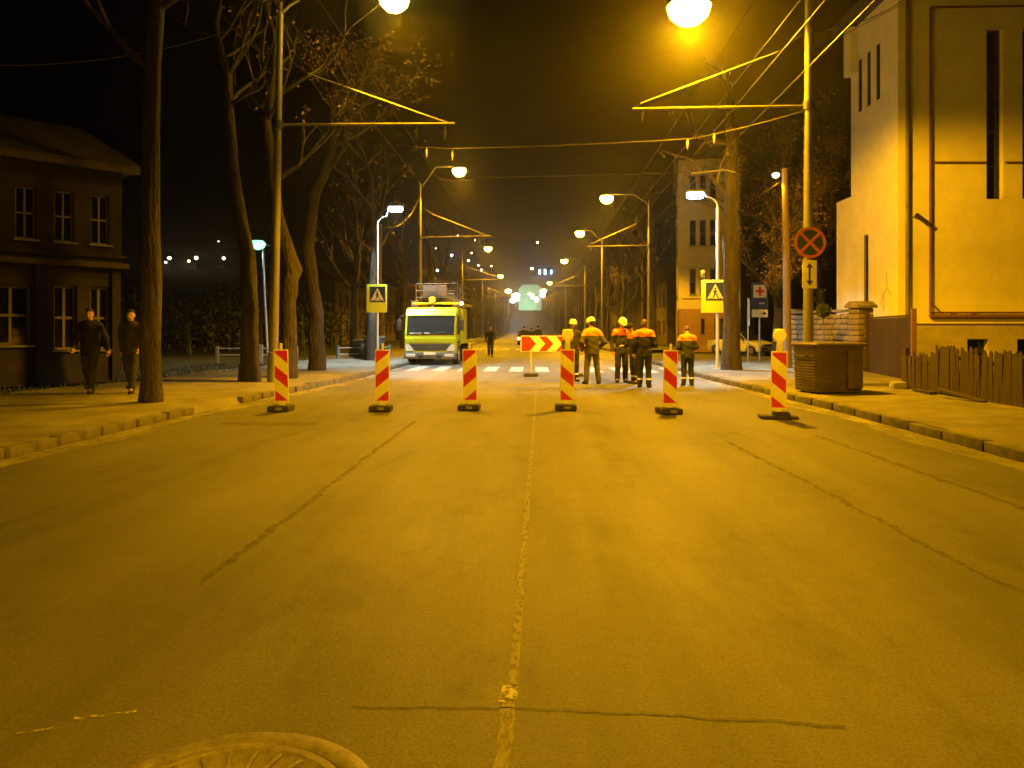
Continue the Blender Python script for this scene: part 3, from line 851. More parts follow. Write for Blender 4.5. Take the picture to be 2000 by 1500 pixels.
mb.quad((0, 3.85, 6.7), (0, 5.35, 6.7), (4, 5.35, 6.7), (4, 3.85, 6.7))
mb.quad((0, 5.35, 0), (4, 5.35, 0), (4, 5.35, 6.7), (0, 5.35, 6.7))
mb.quad((0, 3.85, 6.7), (4, 3.85, 6.7), (4, 3.85, 13.1), (0, 3.85, 13.1))
mb.build('wall', M['plaster'], ho)
mb = MB()
wall(mb, (0, -.06, 0), (1, 0, 0), (0, -1, 0), 13.06, 1.70, [h for h in fa if h[2] < 1.8], .34)
mb.quad((0, -.06, 1.70), (13, -.06, 1.70), (13, .0, 1.73), (0, .0, 1.73))
mb.quad((-.002, -.06, 0), (-.002, 0, 0), (-.002, 0, 1.73), (-.002, -.06, 1.7))
mb.build('plinth', M['plinth'], ho)
MB().box((6.4, -.075, 1.715), (12.9, .05, .03)).build('plinth_ledge', M['pipe_brown'], ho)
for h in fa[:2]: window(ho, (0, 0, 0), (1, 0, 0), (0, -1, 0), h, .28, rows=5, frame='dark_metal', sill=False)
for h in fa[2:4]: window(ho, (0, -.06, 0), (1, 0, 0), (0, -1, 0), h, .34, frame='dark_metal', sill=False)
for h in fa[4:]: window(ho, (0, 0, 0), (1, 0, 0), (0, -1, 0), h, .28, cols=2)
for h in fb[:3]: window(ho, (0, 0, 0), (0, 1, 0), (-1, 0, 0), h, .07, frame='dark_metal', sill=False)
window(ho, (0, 0, 0), (0, 1, 0), (-1, 0, 0), fb[3], .07, frame='window_frame')
MB().prism([(-.6, -.6), (13.4, -.6), (13.4, 9.5), (3.6, 9.5), (3.6, 4.3), (-.6, 4.3)], 13.1, 13.4, 'xy').build('roof', M['roof'], ho)
MB().box((-.14, 3.55, 12.2), (.26, .7, 1.75), ch=.02).build('cornice_block', M['plaster'], ho)
MB().box((.14, -.09, 7.4), (.26, .18, 11.3)).build('corner_pilaster', M['plaster'], ho)
MB().path([(.36, -.10, .3), (.36, -.10, 13.0)], .075, 12).build('downpipe', M['downpipe'], ho, True)
for z in (1.6, 4.2, 6.8, 9.4, 12):
    MB().lathe([(.085, -.03), (.09, 0), (.085, .03)], 12, (.36, -.10, z)).build('pipe_clip', M['downpipe'], ho)
pb = MB()
pb.path([(1.14, -.09, 1.95), (1.14, -.09, 12.45)], .045, 8)
pb.path([(1.14, -.09, 1.95), (13, -.09, 1.95)], .055, 8)
pb.path([(1.14, -.09, 2.10), (1.34, -.09, 2.10), (13, -.09, 2.09)], .03, 8)
pb.path([(1.16, -.09, 2.45), (1.48, -.09, 2.10)], .03, 8)
pb.path([(1.14, -.09, 12.45), (13, -.09, 12.45)], .04, 8)
pb.build('gas_pipe', M['pipe_brown'], ho, True)
pb = MB()
pb.path([(1.2, -.07, 7.2), (3.02, -.07, 7.18)], .035, 8)
pb.path([(3.64, -.07, 7.18), (4.19, -.07, 7.17)], .035, 8)
pb.path([(4.85, -.07, 7.17), (13, -.07, 7.15)], .035, 8)
pb.build('wall_cable_duct', M['pipe_brown'], ho, True)
for x in (1.9, 2.6, 5.6, 7.2, 9):
    MB().box((x, -.06, 2.02), (.09, .11, .22), ch=.01).build('pipe_bracket', M['pipe_brown'], ho)
cw_ = MB()
for pts in ([(.62, 3.55), (.66, 3.3), (.60, 3.05)], [(.60, 3.0), (.95, 2.75), (1.1, 2.4)], [(.62, 3.0), (.30, 2.7)], [(.9, 2.75), (.86, 2.5), (.93, 2.2)]):
    cw_.path([(-.001, a_, b_) for a_, b_ in pts], .011, 4)
cw_.build('wall_crack', M['pipe_brown'], ho)
sc_ = thing('security_camera', 'small security floodlight on a bracket under the wall cable', 'camera', (HX + .55, HY - .02, 5.3))
MB().path([(0, 0, .08), (.1, -.2, .05)], .03, 6).build('bracket', M['galv'], sc_)
MB().box((.22, -.26, -.05), (.52, .12, .12), Matrix.Rotation(R(38), 3, 'Y'), ch=.02).build('housing', M['dark_metal'], sc_, True)

# gate, pillar and stone wall in front of the house
def seg_thing(name, label, cat, a, b2, z=0.0):
    d = Vector((b2[0] - a[0], b2[1] - a[1]))
    return thing(name, label, cat, (a[0], a[1], z), math.atan2(d.y, d.x)), d.length
gt, GLn = seg_thing('sheet_gate', 'plain brown sheet metal gate between the stone wall and the house', 'gate', (10.55, 26.1), (9.85, 21.4))
k = 0
x = .12
while x < GLn - .15:
    wd = min(.82, GLn - .12 - x)
    MB().box((x + wd / 2, 0, 1.0), (wd - .012, .03, 1.72), ch=.004).build('gate_panel', M['gate'], gt)
    x += wd
MB().box((GLn / 2, .03, 1.895), (GLn, .05, .05)).build('top_rail', M['gate'], gt)
MB().box((GLn / 2, .03, .14), (GLn, .05, .05)).build('bottom_rail', M['gate'], gt)
MB().box((.03, 0, 1.05), (.12, .12, 2.1), ch=.01).build('gate_post', M['gate'], gt)
MB().box((GLn + .04, 0, 1.05), (.12, .12, 2.05), ch=.01).build('gate_post', M['pipe_brown'], gt)
pn = MB().box((.62, .027, 1.25), (.22, .012, .18), Matrix.Rotation(.4, 3, 'Y')).build('paper_notice', M['sign_white'], gt)
pn.location = (0, 0, 0)
MB().box((GLn - .12, .04, 1.74), (.20, .02, .16)).build('number_plate', M['sign_white'], gt)
four = MB()
for a, b2 in (((-.05, .05), (-.05, -.005)), ((-.05, -.005), (.04, -.005)), ((.02, .05), (.02, -.06))):
    four.path([(GLn - .12 - a[0], .053, 1.74 + a[1]), (GLn - .12 - b2[0], .053, 1.74 + b2[1])], .009, 5)
four.build('house_number', M['sign_black'], gt)

sw, SL = seg_thing('stone_wall', 'rough block stone wall with coping behind the bin and the wooden pole', 'wall', (9.45, 30.7), (10.5, 26.7))
MB().box((SL / 2, .12, 1.03), (SL, .2, 2.06)).build('mortar_core', M['mortar'], sw)
st = [MB().box((0, 0, 0), (a, .34, .165), ch=.03).mesh('stone', M['stone'], True) for a in (.24, .31, .38, .46)]
wid = (.24, .31, .38, .46)
for r_ in range(11):
    x = -.02 - (.12 if r_ % 2 else 0)
    while x < SL:
        q = rnd.randrange(4)
        xc = x + wid[q] / 2
        if 0.05 < xc < SL - .05:
            o = link('stone', st[q], sw, (xc, .06 + rnd.uniform(-.02, .02), .13 + r_ * .185 + rnd.uniform(-.006, .006)))
            o.rotation_euler = (rnd.uniform(-.03, .03), rnd.uniform(-.02, .02), rnd.uniform(-.03, .03) + (math.pi if rnd.random() < .5 else 0))
        x += wid[q] + .022
x = 0.2
while x < SL:
    MB().box((x, .08, 2.16), (.5, .46, .09), ch=.02).build('coping_stone', M['stone'], sw, True)
    x += .515
for px_, hh in ((SL + .02, 2.25),):
    for r_ in range(12):
        o = MB().box((px_, .08, .11 + r_ * .185), (.56, .56, .17), ch=.03).build('pillar_stone', M['stone'], sw, True)
    MB().prism([(-.36, 0), (.36, 0), (.36, .08), (.12, .22), (-.12, .22), (-.36, .08)], -.36, .36).build('pillar_cap', M['stone'], sw, False, (px_, .08, 2.24))
MB().prism([(-.3, 0), (.3, 0), (.3, .07), (-.3, .07)], -.26, .26).build('end_cap', M['stone'], sw, False, (.25, .08, 2.215))

# picket fence along the right pavement
pf = thing('picket_fence', 'low weathered wooden picket fence with uneven pickets along the right pavement', 'fence', (8.4, 18.7, .12), R(-90))
pk = [MB().prism([(-.045, 0), (.045, 0), (.045, h - .045), (0, h), (-.045, h - .045)], -.01, .01).mesh('picket', M['picket']) for h in (.90, .95, .98, 1.0)]
x = 0.03
i = 0
while x < 9.5:
    secx = int(x // 1.55)
    drop = (-.10, .05, 0, -.04, .03, 0, 0)[secx % 7]
    o = link('picket', pk[rnd.randrange(4)], pf, (x, -.035 + rnd.uniform(-.01, .01), .02 + drop))
    o.rotation_euler = (rnd.uniform(-.03, .03), rnd.uniform(-.018, .018) + .015 * (secx % 3 - 1), 0)
    x += .0915 + rnd.uniform(-.001, .003)
for s_ in range(7):
    x0 = s_ * 1.55
    drop = (-.10, .05, 0, -.04, .03, 0, 0)[s_]
    for z in (.25, .76):
        MB().box((x0 + .775, .0, z + drop), (1.53, .04, .07)).build('rail', M['picket'], pf)
    MB().box((x0, .06, .47), (.09, .09, 1.0), ch=.01).build('fence_post', M['picket'], pf)
tag(MB().box((0, 0, 0), (.34, .28, .2), ch=.08).build('rock', M['concrete'], None, True, (8.15, 18.45, .23)), 'pale rock at the near end of the picket fence foot', 'rock')
tag(MB().box((0, 0, 0), (.14, 1.35, .05), Matrix.Rotation(R(6), 3, 'X'), ch=.01).build('plank', M['picket'], None, False, (8.12, 15.7, .24), R(8)), 'loose wooden plank lying at the foot of the picket fence', 'plank')
tag(MB().box((0, 0, 0), (.16, .9, .06), ch=.015).build('plank', M['picket'], None, False, (8.2, 17.3, .19), R(-4)), 'short board lying under the second section of the picket fence', 'plank')

# young street plant against the stone wall
sp = thing('sapling', 'thin staked sapling with a round dark leaf clump before the stone wall', 'plant', (9.33, 26.6, .12))
MB().path([(0, 0, 0), (.02, 0, 1.0), (0, 0, 1.9)], [.025, .02, .015], 6).build('stem', M['twig'], sp)
mb = MB()
for k in range(1300):
    d = Vector((rr.gauss(0, 1), rr.gauss(0, 1), rr.gauss(0, 1))).normalized() * .23 * rr.random() ** .33
    p = d + Vector((0, 0, 2.02)); a = Vector((rr.uniform(-1, 1), rr.uniform(-1, 1), rr.uniform(-1, 1))).normalized(); b2 = a.orthogonal().normalized(); s = .06
    mb.add([p, p + a * s * .6 + b2 * s * .35, p + a * s * 1.2, p + a * s * .6 - b2 * s * .35], [(0, 1, 2, 3)])
for k in range(40):
    p = Vector((rr.gauss(-.02, .06), rr.gauss(0, .06), rr.uniform(2.2, 2.75))); a = Vector((rr.uniform(-1, 1), rr.uniform(-1, 1), .5)).normalized(); b2 = a.orthogonal().normalized(); s = .05
    mb.add([p, p + a * s * .6 + b2 * s * .35, p + a * s * 1.2, p + a * s * .6 - b2 * s * .35], [(0, 1, 2, 3)])
tag(mb.build('leaf_clump', M['leaf_dark'], sp), kind='stuff')

# waste container
bn = thing('waste_container', 'large brown metal waste container with ribbed sides in front of the right pole', 'bin', (6.32, 17.75, .14), R(12))
def rrect(w_, d_, r_, n_=5):
    out = []
    for cx_, cy_, a0 in ((w_ / 2 - r_, d_ / 2 - r_, 0), (-w_ / 2 + r_, d_ / 2 - r_, 90), (-w_ / 2 + r_, -d_ / 2 + r_, 180), (w_ / 2 - r_, -d_ / 2 + r_, 270)):
        for k in range(n_ + 1):
            a = R(a0 + 90 * k / n_); out.append((cx_ + r_ * math.cos(a), cy_ + r_ * math.sin(a)))
    return out
mb = MB()
lv = [(0.03, 1.0, .92)]
zz = .08
rings = []
while zz < .80:
    rings += [(zz, 0), (zz + .014, .011), (zz + .03, .011), (zz + .044, 0)]
    zz += .062
prof = [(.03, 0)] + rings + [(.88, 0), (1.0, .01), (1.0, .05), (1.03, .05)]
vs, fs, m_ = [], [], None
for z, off in prof:
    g = z / 1.0
    pl = rrect(1.12 + .05 * g + 2 * off, .94 + .06 * g + 2 * off, .13)
    m_ = len(pl); vs += [(a, b2, z) for a, b2 in pl]
for i in range(len(prof) - 1):
    for k in range(m_):
        fs.append((i * m_ + k, i * m_ + (k + 1) % m_, (i + 1) * m_ + (k + 1) % m_, (i + 1) * m_ + k))
fs.append(tuple(range(m_))[::-1])
mb.add(vs, fs); mb.build('body', M['bin'], bn, True)
mb = MB()
vs = []
for z, g in ((1.032, 1.0), (1.06, 1.0), (1.085, .96), (1.10, .80)):
    vs += [(a * g, b2 * g, z) for a, b2 in rrect(1.30, 1.10, .12)]
fs = [(i * m_ + k, i * m_ + (k + 1) % m_, (i + 1) * m_ + (k + 1) % m_, (i + 1) * m_ + k) for i in range(3) for k in range(m_)]
fs += [tuple(range(m_))[::-1], tuple(3 * m_ + k for k in range(m_))]
mb.add(vs, fs); mb.build('lid', M['bin'], bn, True)
MB().box((.30, -.53, .52), (.36, .10, .86), ch=.04).build('corner_column', M['bin'], bn, True)
for sx in (-1, 1):
    for sy in (-1, 1):
        MB().lathe([(.05, -.03), (.06, -.02), (.06, .02), (.05, .03)], 12, (sx * .42, sy * .33, .03), 'x').build('wheel', M['tyre'], bn)
    MB().path([(sx * .62, -.25, .80), (sx * .68, -.25, .80), (sx * .68, .25, .80), (sx * .62, .25, .80)], .02, 6).build('handle', M['dark_metal'], bn, True)

# ------------------------------------------------------------------ old house on the left
oh = thing('old_house', 'dim two-storey old ochre house with jettied upper floor on the left', 'house', (-12.35, 22.8, 0), math.atan2(-.78, -.627))
hu = [(.35 + .95 * k, .85 + .95 * k, 3.95, 5.35) for k in range(10)]
hl = [(.25, .8, .95, 2.75), (1.15, 1.75, .95, 2.75), (2.3, 3.25, 1.1, 2.7), (4.2, 5.2, 1.1, 2.7), (6.0, 6.9, 1.1, 2.7), (7.8, 8.7, 1.1, 2.7)]
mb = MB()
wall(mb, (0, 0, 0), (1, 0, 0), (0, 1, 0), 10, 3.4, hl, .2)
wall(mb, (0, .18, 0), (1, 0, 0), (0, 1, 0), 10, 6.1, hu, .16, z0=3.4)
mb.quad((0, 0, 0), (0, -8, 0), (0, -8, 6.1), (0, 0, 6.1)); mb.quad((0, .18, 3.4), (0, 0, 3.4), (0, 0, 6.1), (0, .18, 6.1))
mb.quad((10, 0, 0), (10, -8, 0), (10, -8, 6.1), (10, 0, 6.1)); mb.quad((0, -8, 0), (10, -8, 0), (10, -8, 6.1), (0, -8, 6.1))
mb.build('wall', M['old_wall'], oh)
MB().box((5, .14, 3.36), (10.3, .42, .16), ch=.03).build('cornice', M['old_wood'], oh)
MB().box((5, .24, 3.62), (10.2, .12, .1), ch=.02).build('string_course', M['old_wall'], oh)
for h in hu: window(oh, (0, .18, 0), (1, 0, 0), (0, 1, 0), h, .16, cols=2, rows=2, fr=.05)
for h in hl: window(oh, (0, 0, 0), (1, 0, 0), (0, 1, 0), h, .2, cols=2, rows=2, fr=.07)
for x in (0.0, 2.0, 5.6): MB().box((x + .12, .06, 1.7), (.24, .12, 3.3)).build('pilaster', M['old_wall'], oh)
rf = MB().prism([(-8.4, 6.1), (.75, 6.1), (.75, 6.2), (-3.8, 8.1), (-8.4, 6.2)], -.4, 10.4, 'yz').build('roof', M['roof'], oh)
MB().box((5, -4.2, 8.2), (.6, .6, 1.1)).build('chimney', M['old_wall'], rf)
MB().box((5, .74, 6.05), (10.8, .06, .14)).build('eaves_board', M['old_wood'], oh)
wl = thing('wall_lamp', 'tiny warm lamp on the old house wall near its right end', 'lamp', (-12.6, 22.55, 4.15))
MB().lathe([(.02, -.05), (.05, 0), (.02, .05)], 8).build('lamp_glass', M['hill_warm'], wl)

# low railing with concrete posts behind the left pavement
for (a, b2, lab) in (((-14.9, 36), (-11.4, 36.6), 'low concrete post railing left of the dark thick tree'), ((-9.6, 37.2), (-7.6, 39.5), 'low concrete post railing near the left crossing lamp')):
    rl, ln = seg_thing('railing', lab, 'railing', a, b2)
    for q in range(3): MB().box((q * ln / 2, 0, .38), (.14 if q != 1 else .5, .14 if q != 1 else .4, .78 if q != 1 else .9), ch=.02).build('post', M['concrete'], rl)
    for z in (.66, .36): MB().path([(.1, 0, z), (ln - .1, 0, z)], .03, 6).build('rail', M['galv'], rl, True)
def wheelie(label, loc, s):
    b_ = thing('dustbin', label, 'bin', loc, .2, 'grey dustbins behind the left pavement')
    MB().box((0, 0, .5 * s), (.9 * s, .7 * s, .95 * s), ch=.05).build('body', M['dark_metal'], b_, True)
    MB().box((0, 0, 1.02 * s), (1.0 * s, .8 * s, .1), ch=.04).build('lid', M['grey_plastic'], b_, True)
wheelie('grey square dustbin behind the forked tree', (-8.7, 38.5, .0), 1.0)
wheelie('larger grey square dustbin near the railing and crossing lamp', (-7.9, 37.3, .1), 1.05)

# ------------------------------------------------------------------ beige three-storey building behind the workers
bb = thing('beige_building', 'beige three-storey building on a brown base behind the right crossing sign', 'building', (9.45, 55, 0), R(-9))
bh = []
for z in (3.95, 7.3, 10.4):
    for x in (.75, 1.42, 2.1): bh.append((x, x + .42, z, z + 1.75))
mb = MB()
wall(mb, (0, 0, 0), (1, 0, 0), (0, -1, 0), 4.1, 13.2, bh, .2, z0=2.95)
wall(mb, (0, 0, 0), (0, 1, 0), (-1, 0, 0), 14, 13.2, [(2 + 2.4 * k, 3.1 + 2.4 * k, z, z + 1.7) for k in range(5) for z in (3.95, 7.3, 10.4)], .2, z0=2.95)
mb.quad((4.1, 0, 0), (4.1, 14, 0), (4.1, 14, 13.2), (4.1, 0, 13.2))
mb.build('wall', M['beige'], bb)
mb = MB()
wall(mb, (0, -.05, 0), (1, 0, 0), (0, -1, 0), 4.1, 2.95, [(2.4, 3.0, 0.0, 2.3), (1.5, 1.75, 1.2, 2.3)], .3)
wall(mb, (-.05, -.05, 0), (0, 1, 0), (-1, 0, 0), 14, 2.95, [], .2)
mb.quad((-.05, -.05, 2.95), (4.1, -.05, 2.95), (4.1, .02, 2.98), (-.05, .02, 2.98))
mb.build('base', M['beige_base'], bb)
for h in bh: window(bb, (0, 0, 0), (1, 0, 0), (0, -1, 0), h, .2, cols=1, rows=2)
for k in range(5):
    for z in (3.95, 7.3, 10.4): window(bb, (0, 0, 0), (0, 1, 0), (-1, 0, 0), (2 + 2.4 * k, 3.1 + 2.4 * k, z, z + 1.7), .2, cols=2, rows=1)
MB().quad((2.4, .2, 0), (3.0, .2, 0), (3.0, .2, 2.3), (2.4, .2, 2.3)).build('door', M['dark_metal'], bb)
for z in (3.75, 5.85, 7.1): MB().box((2.0, -.06, z), (3.6, .1, .12)).build('ledge', M['beige'], bb)
MB().box((2.05, 7, 13.3), (4.7, 14.6, .2)).build('roof', M['roof'], bb)
mb = MB().lathe([(.05, 0), (.42, 0), (.44, .05), (.40, .08), (.05, .10)], 20, (0, 0, 0), 'y')  # round sign seen from behind, built as a plaque on the wall
tag(mb.build('round_plaque', M['dark_metal'], None, True, (11.2, 54.85, 6.75)), 'dark round dish on the beige building wall beside the crossing lamp', 'plaque')

# pale green building that closes the street
gb = thing('green_building', 'pale green lit building closing the far end of the street', 'building', (-6.6, 470, 12.5))
mb = MB()
gh = [(-6 + 2.6 * i, -4.6 + 2.6 * i, 2 + 3.2 * j, 3.6 + 3.2 * j) for i in range(5) for j in range(3)]
wall(mb, (-6.8, 0, 0), (1, 0, 0), (0, -1, 0), 13.6, 13, [(h[0] + 6.8, h[1] + 6.8, h[2], h[3]) for h in gh], .3)
mb.quad((-6.8, 0, 0), (-6.8, 9, 0), (-6.8, 9, 13), (-6.8, 0, 13)); mb.quad((6.8, 0, 0), (6.8, 9, 0), (6.8, 9, 13), (6.8, 0, 13))
mb.build('wall', M['green_facade'], gb)
for h in gh: MB().quad((h[0], .25, h[2]), (h[1], .25, h[2]), (h[1], .25, h[3]), (h[0], .25, h[3])).build('window', M['green_facade'], gb)
MB().prism([(-7.2, 13), (7.2, 13), (4.5, 16), (-4.5, 16)], -.4, 9.4).build('roof', M['green_facade'], gb)
fl = thing('floodlight', 'floodlight added unseen to brighten the green building', 'lamp', (-6.6, 452, 13.0))
MB().box((0, 0, .25), (.6, .3, .5), ch=.05).build('housing', M['dark_metal'], fl)
lamp('added_flood', 'SPOT', fl, (0, .3, .5), 22000, (.62, 1.0, .80), 110, .6, .3, (0, 1, .45))  # lamp added to light the facade, no fixture known there

# lines of dark houses behind the street trees
for i, Y in enumerate((62, 84, 106, 130, 156, 184, 214)):
    for side in (-1, 1):
        if Y < 75: continue
        X = (kl(Y) - 15) if side < 0 else (kr(Y) + 9)
        hgt = rnd.uniform(6, 10)
        dh = thing('dark_house', '%s dark unlit house behind the far street trees on the %s side' % (ORD[i - 1], "truck's" if side < 0 else "workers'"), 'house', (X, Y, zr(Y)), 0, 'dark houses behind the %s trees' % ('left' if side < 0 else 'right'))
        W_ = 9; D_ = 15
        mb = MB()
        ox = -W_ if side < 0 else 0
        fx = 0
        nn = (1, 0, 0) if side < 0 else (-1, 0, 0)
        hs_ = [(1.5 + 3 * k, 2.7 + 3 * k, z, z + 1.5) for k in range(5) for z in (1.2, 4.2)]
        wall(mb, (0, 0, -.2), (0, 1, 0), nn, D_, hgt, hs_, .2)
        mb.quad((0, 0, -.2), (ox or W_, 0, -.2), (ox or W_, 0, hgt), (0, 0, hgt)); mb.quad((0, D_, -.2), (ox or W_, D_, -.2), (ox or W_, D_, hgt), (0, D_, hgt))
        mb.build('wall', M['far_wall'], dh)
        for h in hs_: window(dh, (0, 0, -.2), (0, 1, 0), nn, h, .2, cols=2, sill=False)
        rx0, rx1 = (ox - .4, .4) if side < 0 else (-.4, W_ + .4)
        MB().prism([(rx0, hgt - .2), (rx1, hgt - .2), (rx1, hgt), ((rx0 + rx1) / 2, hgt + 3), (rx0, hgt)], -.3, D_ + .3, 'xz').build('roof', M['roof'], dh)

# ------------------------------------------------------------------ lights on the hills
HG = 'tiny lights on the dark hillsides'
hill = [(-176.1, 370, 36.3, 30.5, 0, .9), (-175, 364, 35.5, 29.7, 0, .6), (-179.1, 406, 39.1, 33.3, 0, 1), (-182.1, 404, 39.0, 33.1, 0, .7), (-184.9, 456, 43.4, 37.4, 0, 1), (-231.6, 562, 68.3, 62.4, 0, .5),
        (-96.6, 918, 111.8, 105.9, 0, .9), (-106.7, 802, 85.7, 80, 0, .8), (-86.2, 762, 72.7, 67, 1, 1.2), (-73.7, 876, 101.1, 95.2, 0, 1), (-69.3, 788, 79.1, 73.2, 0, .9), (-67.6, 736, 65.6, 59.6, 0, 1.1),
        (-88.5, 674, 50.8, 45, 0, 1.3), (-56.8, 718, 60.8, 55, 0, .9), (-45.2, 718, 60.7, 55, 0, .8), (-52.1, 692, 54.2, 48.5, 0, 1), (-4, 844, 93.5, 87.5, 0, 1.2), (-8.1, 690, 53.9, 48, 0, 1.2)]
for X, Y, Z, g, kind, s in hill:
    t = thing('hill_lamp', 'tiny %s light on the dark hillside' % ('bluish' if kind else 'warm'), 'street lamp', (X, Y, g), 0, HG if not kind else None)
    MB().path([(0, 0, -.3), (0, 0, Z - g)], .12, 5).build('pole', M['dark_metal'], t)
    MB().lathe([(.1, -.8), (.75, -.5), (.9, 0), (.75, .5), (.1, .8)], 8, (0, 0, Z - g)).build('lamp_glass', M['hill_cool'] if kind else M['hill_warm'], t).scale = (s, s, s)
tw = thing('hill_tower', 'dark building with three tall blue lit windows on the far hill', 'building', (4, 690, 44))
MB().box((0, 5, 6), (22, 8, 16)).build('wall', M['far_wall'], tw)
for x, wd_, h_ in ((-5.4, 1.4, 3.6), (-.6, 1.4, 4.4), (4.8, .9, 3.4)):
    MB().box((x, .93, 8.2), (wd_, .1, h_)).build('window', M['lit_blue'], tw)

# ------------------------------------------------------------------ barrier panels across the road
def beacon_panel(label, X, Y, flip, rot, stub=True, warn=False, foot=0):
    t = thing('beacon_panel', label, 'barrier panel', (X, Y, .003), rot, 'striped barrier panels standing across the road')
    W_, H_, z0 = .27, .98, .16
    MB().box((0, 0, z0 + H_ / 2), (W_, .024, H_), ch=.008).build('board', M['white_film'], t, True)
    a, hh = W_ / 2 - .016, H_
    for lo, hi in ((-.10, .13), (.37, .60), (.84, 1.07)):
        # a slanted band clipped to the board
        sl = .20
        poly = []
        L_ = lambda x, b_: z0 + b_ * H_ + (x / a) * .098 * (-1 if flip else 1)
        pts = [(-a, L_(-a, lo)), (a, L_(a, lo)), (a, L_(a, hi)), (-a, L_(-a, hi))]
        zmin, zmax = z0 + .03, z0 + H_ - .02
        def clip(ps, zc, keep_above):
            out = []
            for i in range(len(ps)):
                p, q = ps[i], ps[(i + 1) % len(ps)]
                ip_, iq = ((p[1] >= zc), (q[1] >= zc)) if keep_above else ((p[1] <= zc), (q[1] <= zc))
                if ip_: out.append(p)
                if ip_ != iq:
                    u_ = (zc - p[1]) / (q[1] - p[1]); out.append((p[0] + (q[0] - p[0]) * u_, zc))
            return out
        pts = clip(clip(pts, zmin, True), zmax, False)
        if len(pts) >= 3:
            MB().prism(pts, -.0155, -.012).build('red_stripe', M['red_film'], t)
    MB().box((0, 0, .13), (.10, .03, .10), ch=.006).build('neck', M['white_film'], t)
    t.rotation_euler = (R(rnd.uniform(-1.2, 1.2)), R(rnd.uniform(-1.4, 1.4)), rot)
    if foot == 0:
        MB().box((-.02, 0, .055), (.40, .42, .105), ch=.03).build('foot', M['rubber'], t, True)
        MB().box((.0, -.215, .06), (.12, .012, .05), ch=.004).build('foot_mark', M['concrete'], t)
    else:
        MB().box((.0, 0, .03), (.62 * foot, .30, .055), ch=.02).build('foot', M['rubber'], t, True)
        MB().box((.05, 0, .085), (.26, .24, .07), ch=.02).build('foot_block', M['rubber'], t, True)
    if stub:
        MB().box((0, 0, z0 + H_ + .05), (.045, .03, .13), ch=.008).build('stub', M['white_film'], t, True)
    if warn:
        MB().box((0, 0, z0 + H_ + .09), (.10, .05, .20), ch=.01).build('lamp_bracket', M['white_film'], t, True)
        wl_ = MB().lathe([(.03, -.06), (.095, -.05), (.11, -.02), (.11, .03), (.08, .06)], 18, (0, -.0, z0 + H_ + .27), 'y').build('warning_lamp', M['amber_lens'], t, True)
        MB().box((0, .03, z0 + H_ + .27), (.20, .05, .22), ch=.03).build('lamp_body', M['sign_yellow'], wl_, True)
    return t
beacon_panel('striped barrier panel farthest left, in front of the leaning pole', -4.8, 14.55, True, 0)
beacon_panel('striped barrier panel standing below the left crossing sign', -2.95, 14.62, False, .05)
beacon_panel('striped barrier panel standing before the right side of the truck', -1.33, 14.87, False, -.03)
beacon_panel('striped barrier panel topped by a warning lamp beside the chevron board', .48, 14.93, True, .02, False, True)
beacon_panel('striped barrier panel with shiny glare, before the lone bent worker', 2.31, 14.36, True, .16, foot=0)
beacon_panel('striped barrier panel topped by a warning lamp next to the bin', 4.01, 13.6, True, -.05, False, True, 1.0)

# chevron board on its own stand
cb_ = thing('chevron_board', 'red board with pale chevrons pointing right on a low stand', 'barrier sign', (-.33, 25.85, .0))
MB().box((.72, 0, 1.06), (2.12, .03, .52), ch=.008).build('board', M['white_film'], cb_, True)
for k in range(4):
    x = -.31 + k * .56
    pts = [(x, .82), (x + .26, .82), (x + .47, 1.06), (x + .26, 1.30), (x, 1.30)] + ([(x + .21, 1.06)] if k else [])
    pts = [(min(p[0], 1.765), p[1]) for p in pts]
    MB().prism(pts, -.019, -.016).build('red_chevron', M['red_film'], cb_)
for x in (0, 1.45):
    MB().box((x, .03, .42), (.06, .04, .80)).build('post', M['galv'], cb_)
    MB().box((x, .0, .05), (.46, .42, .10), ch=.03).build('foot', M['rubber'], cb_, True)

# ------------------------------------------------------------------ traffic signs
def crossing_sign(label, X, Y, rot, blue_shift, z):
    t = thing('crossing_sign', label, 'road sign', (X, Y, z), rot, 'fluorescent zebra crossing signs')
    MB().box((0, 0, 0), (.86, .03, 1.18), ch=.012).build('backing_board', M['sign_yellow'], t, True)
    b_ = MB().box((blue_shift, -.020, .17), (.66, .010, .66), ch=.004).build('blue_panel', M['sign_blue'], t)
    MB().prism([(blue_shift - .28, -.09), (blue_shift + .28, -.09), (blue_shift, .45)], -.031, -.0255).build('white_triangle', M['sign_white'], b_)
    # walking figure
    mb = MB()
    def bar(a, c, w1):
        a, c = Vector((a[0] + blue_shift, a[1])), Vector((c[0] + blue_shift, c[1]))
        d = (c - a).normalized(); nn = Vector((-d.y, d.x)) * w1
        mb.prism([tuple(a + nn), tuple(a - nn), tuple(c - nn), tuple(c + nn)], -.038, -.0315)
    mb.prism([(blue_shift + .0 + .035 * math.cos(k * .785), .27 + .035 * math.sin(k * .785)) for k in range(8)], -.038, -.0315)
    bar((0, .225), (-.01, .09), .032); bar((-.01, .10), (-.075, -.06), .020); bar((-.0, .10), (.07, .03), .019); bar((.07, .03), (.085, -.06), .017)
    bar((0, .215), (.07, .13), .014); bar((0, .215), (-.075, .14), .014)
    for q in (-.20, -.13, .13, .20): bar((q, -.085), (q * .8, -.055), .016)
    mb.build('walking_figure', M['sign_black'], b_)
    for q in (.35, -.35):
        MB().box((0, .05, q), (.2, .07, .05)).build('clamp', M['galv'], t)
    return t
crossing_sign('fluorescent crossing sign on the left crossing lamp, beside the truck', -6.93, 33.24, R(2), 0.03, 2.84)
crossing_sign('fluorescent crossing sign on the right crossing lamp, partly before the thick trunk', 6.18, 28.77, R(-8), .07, 2.72)

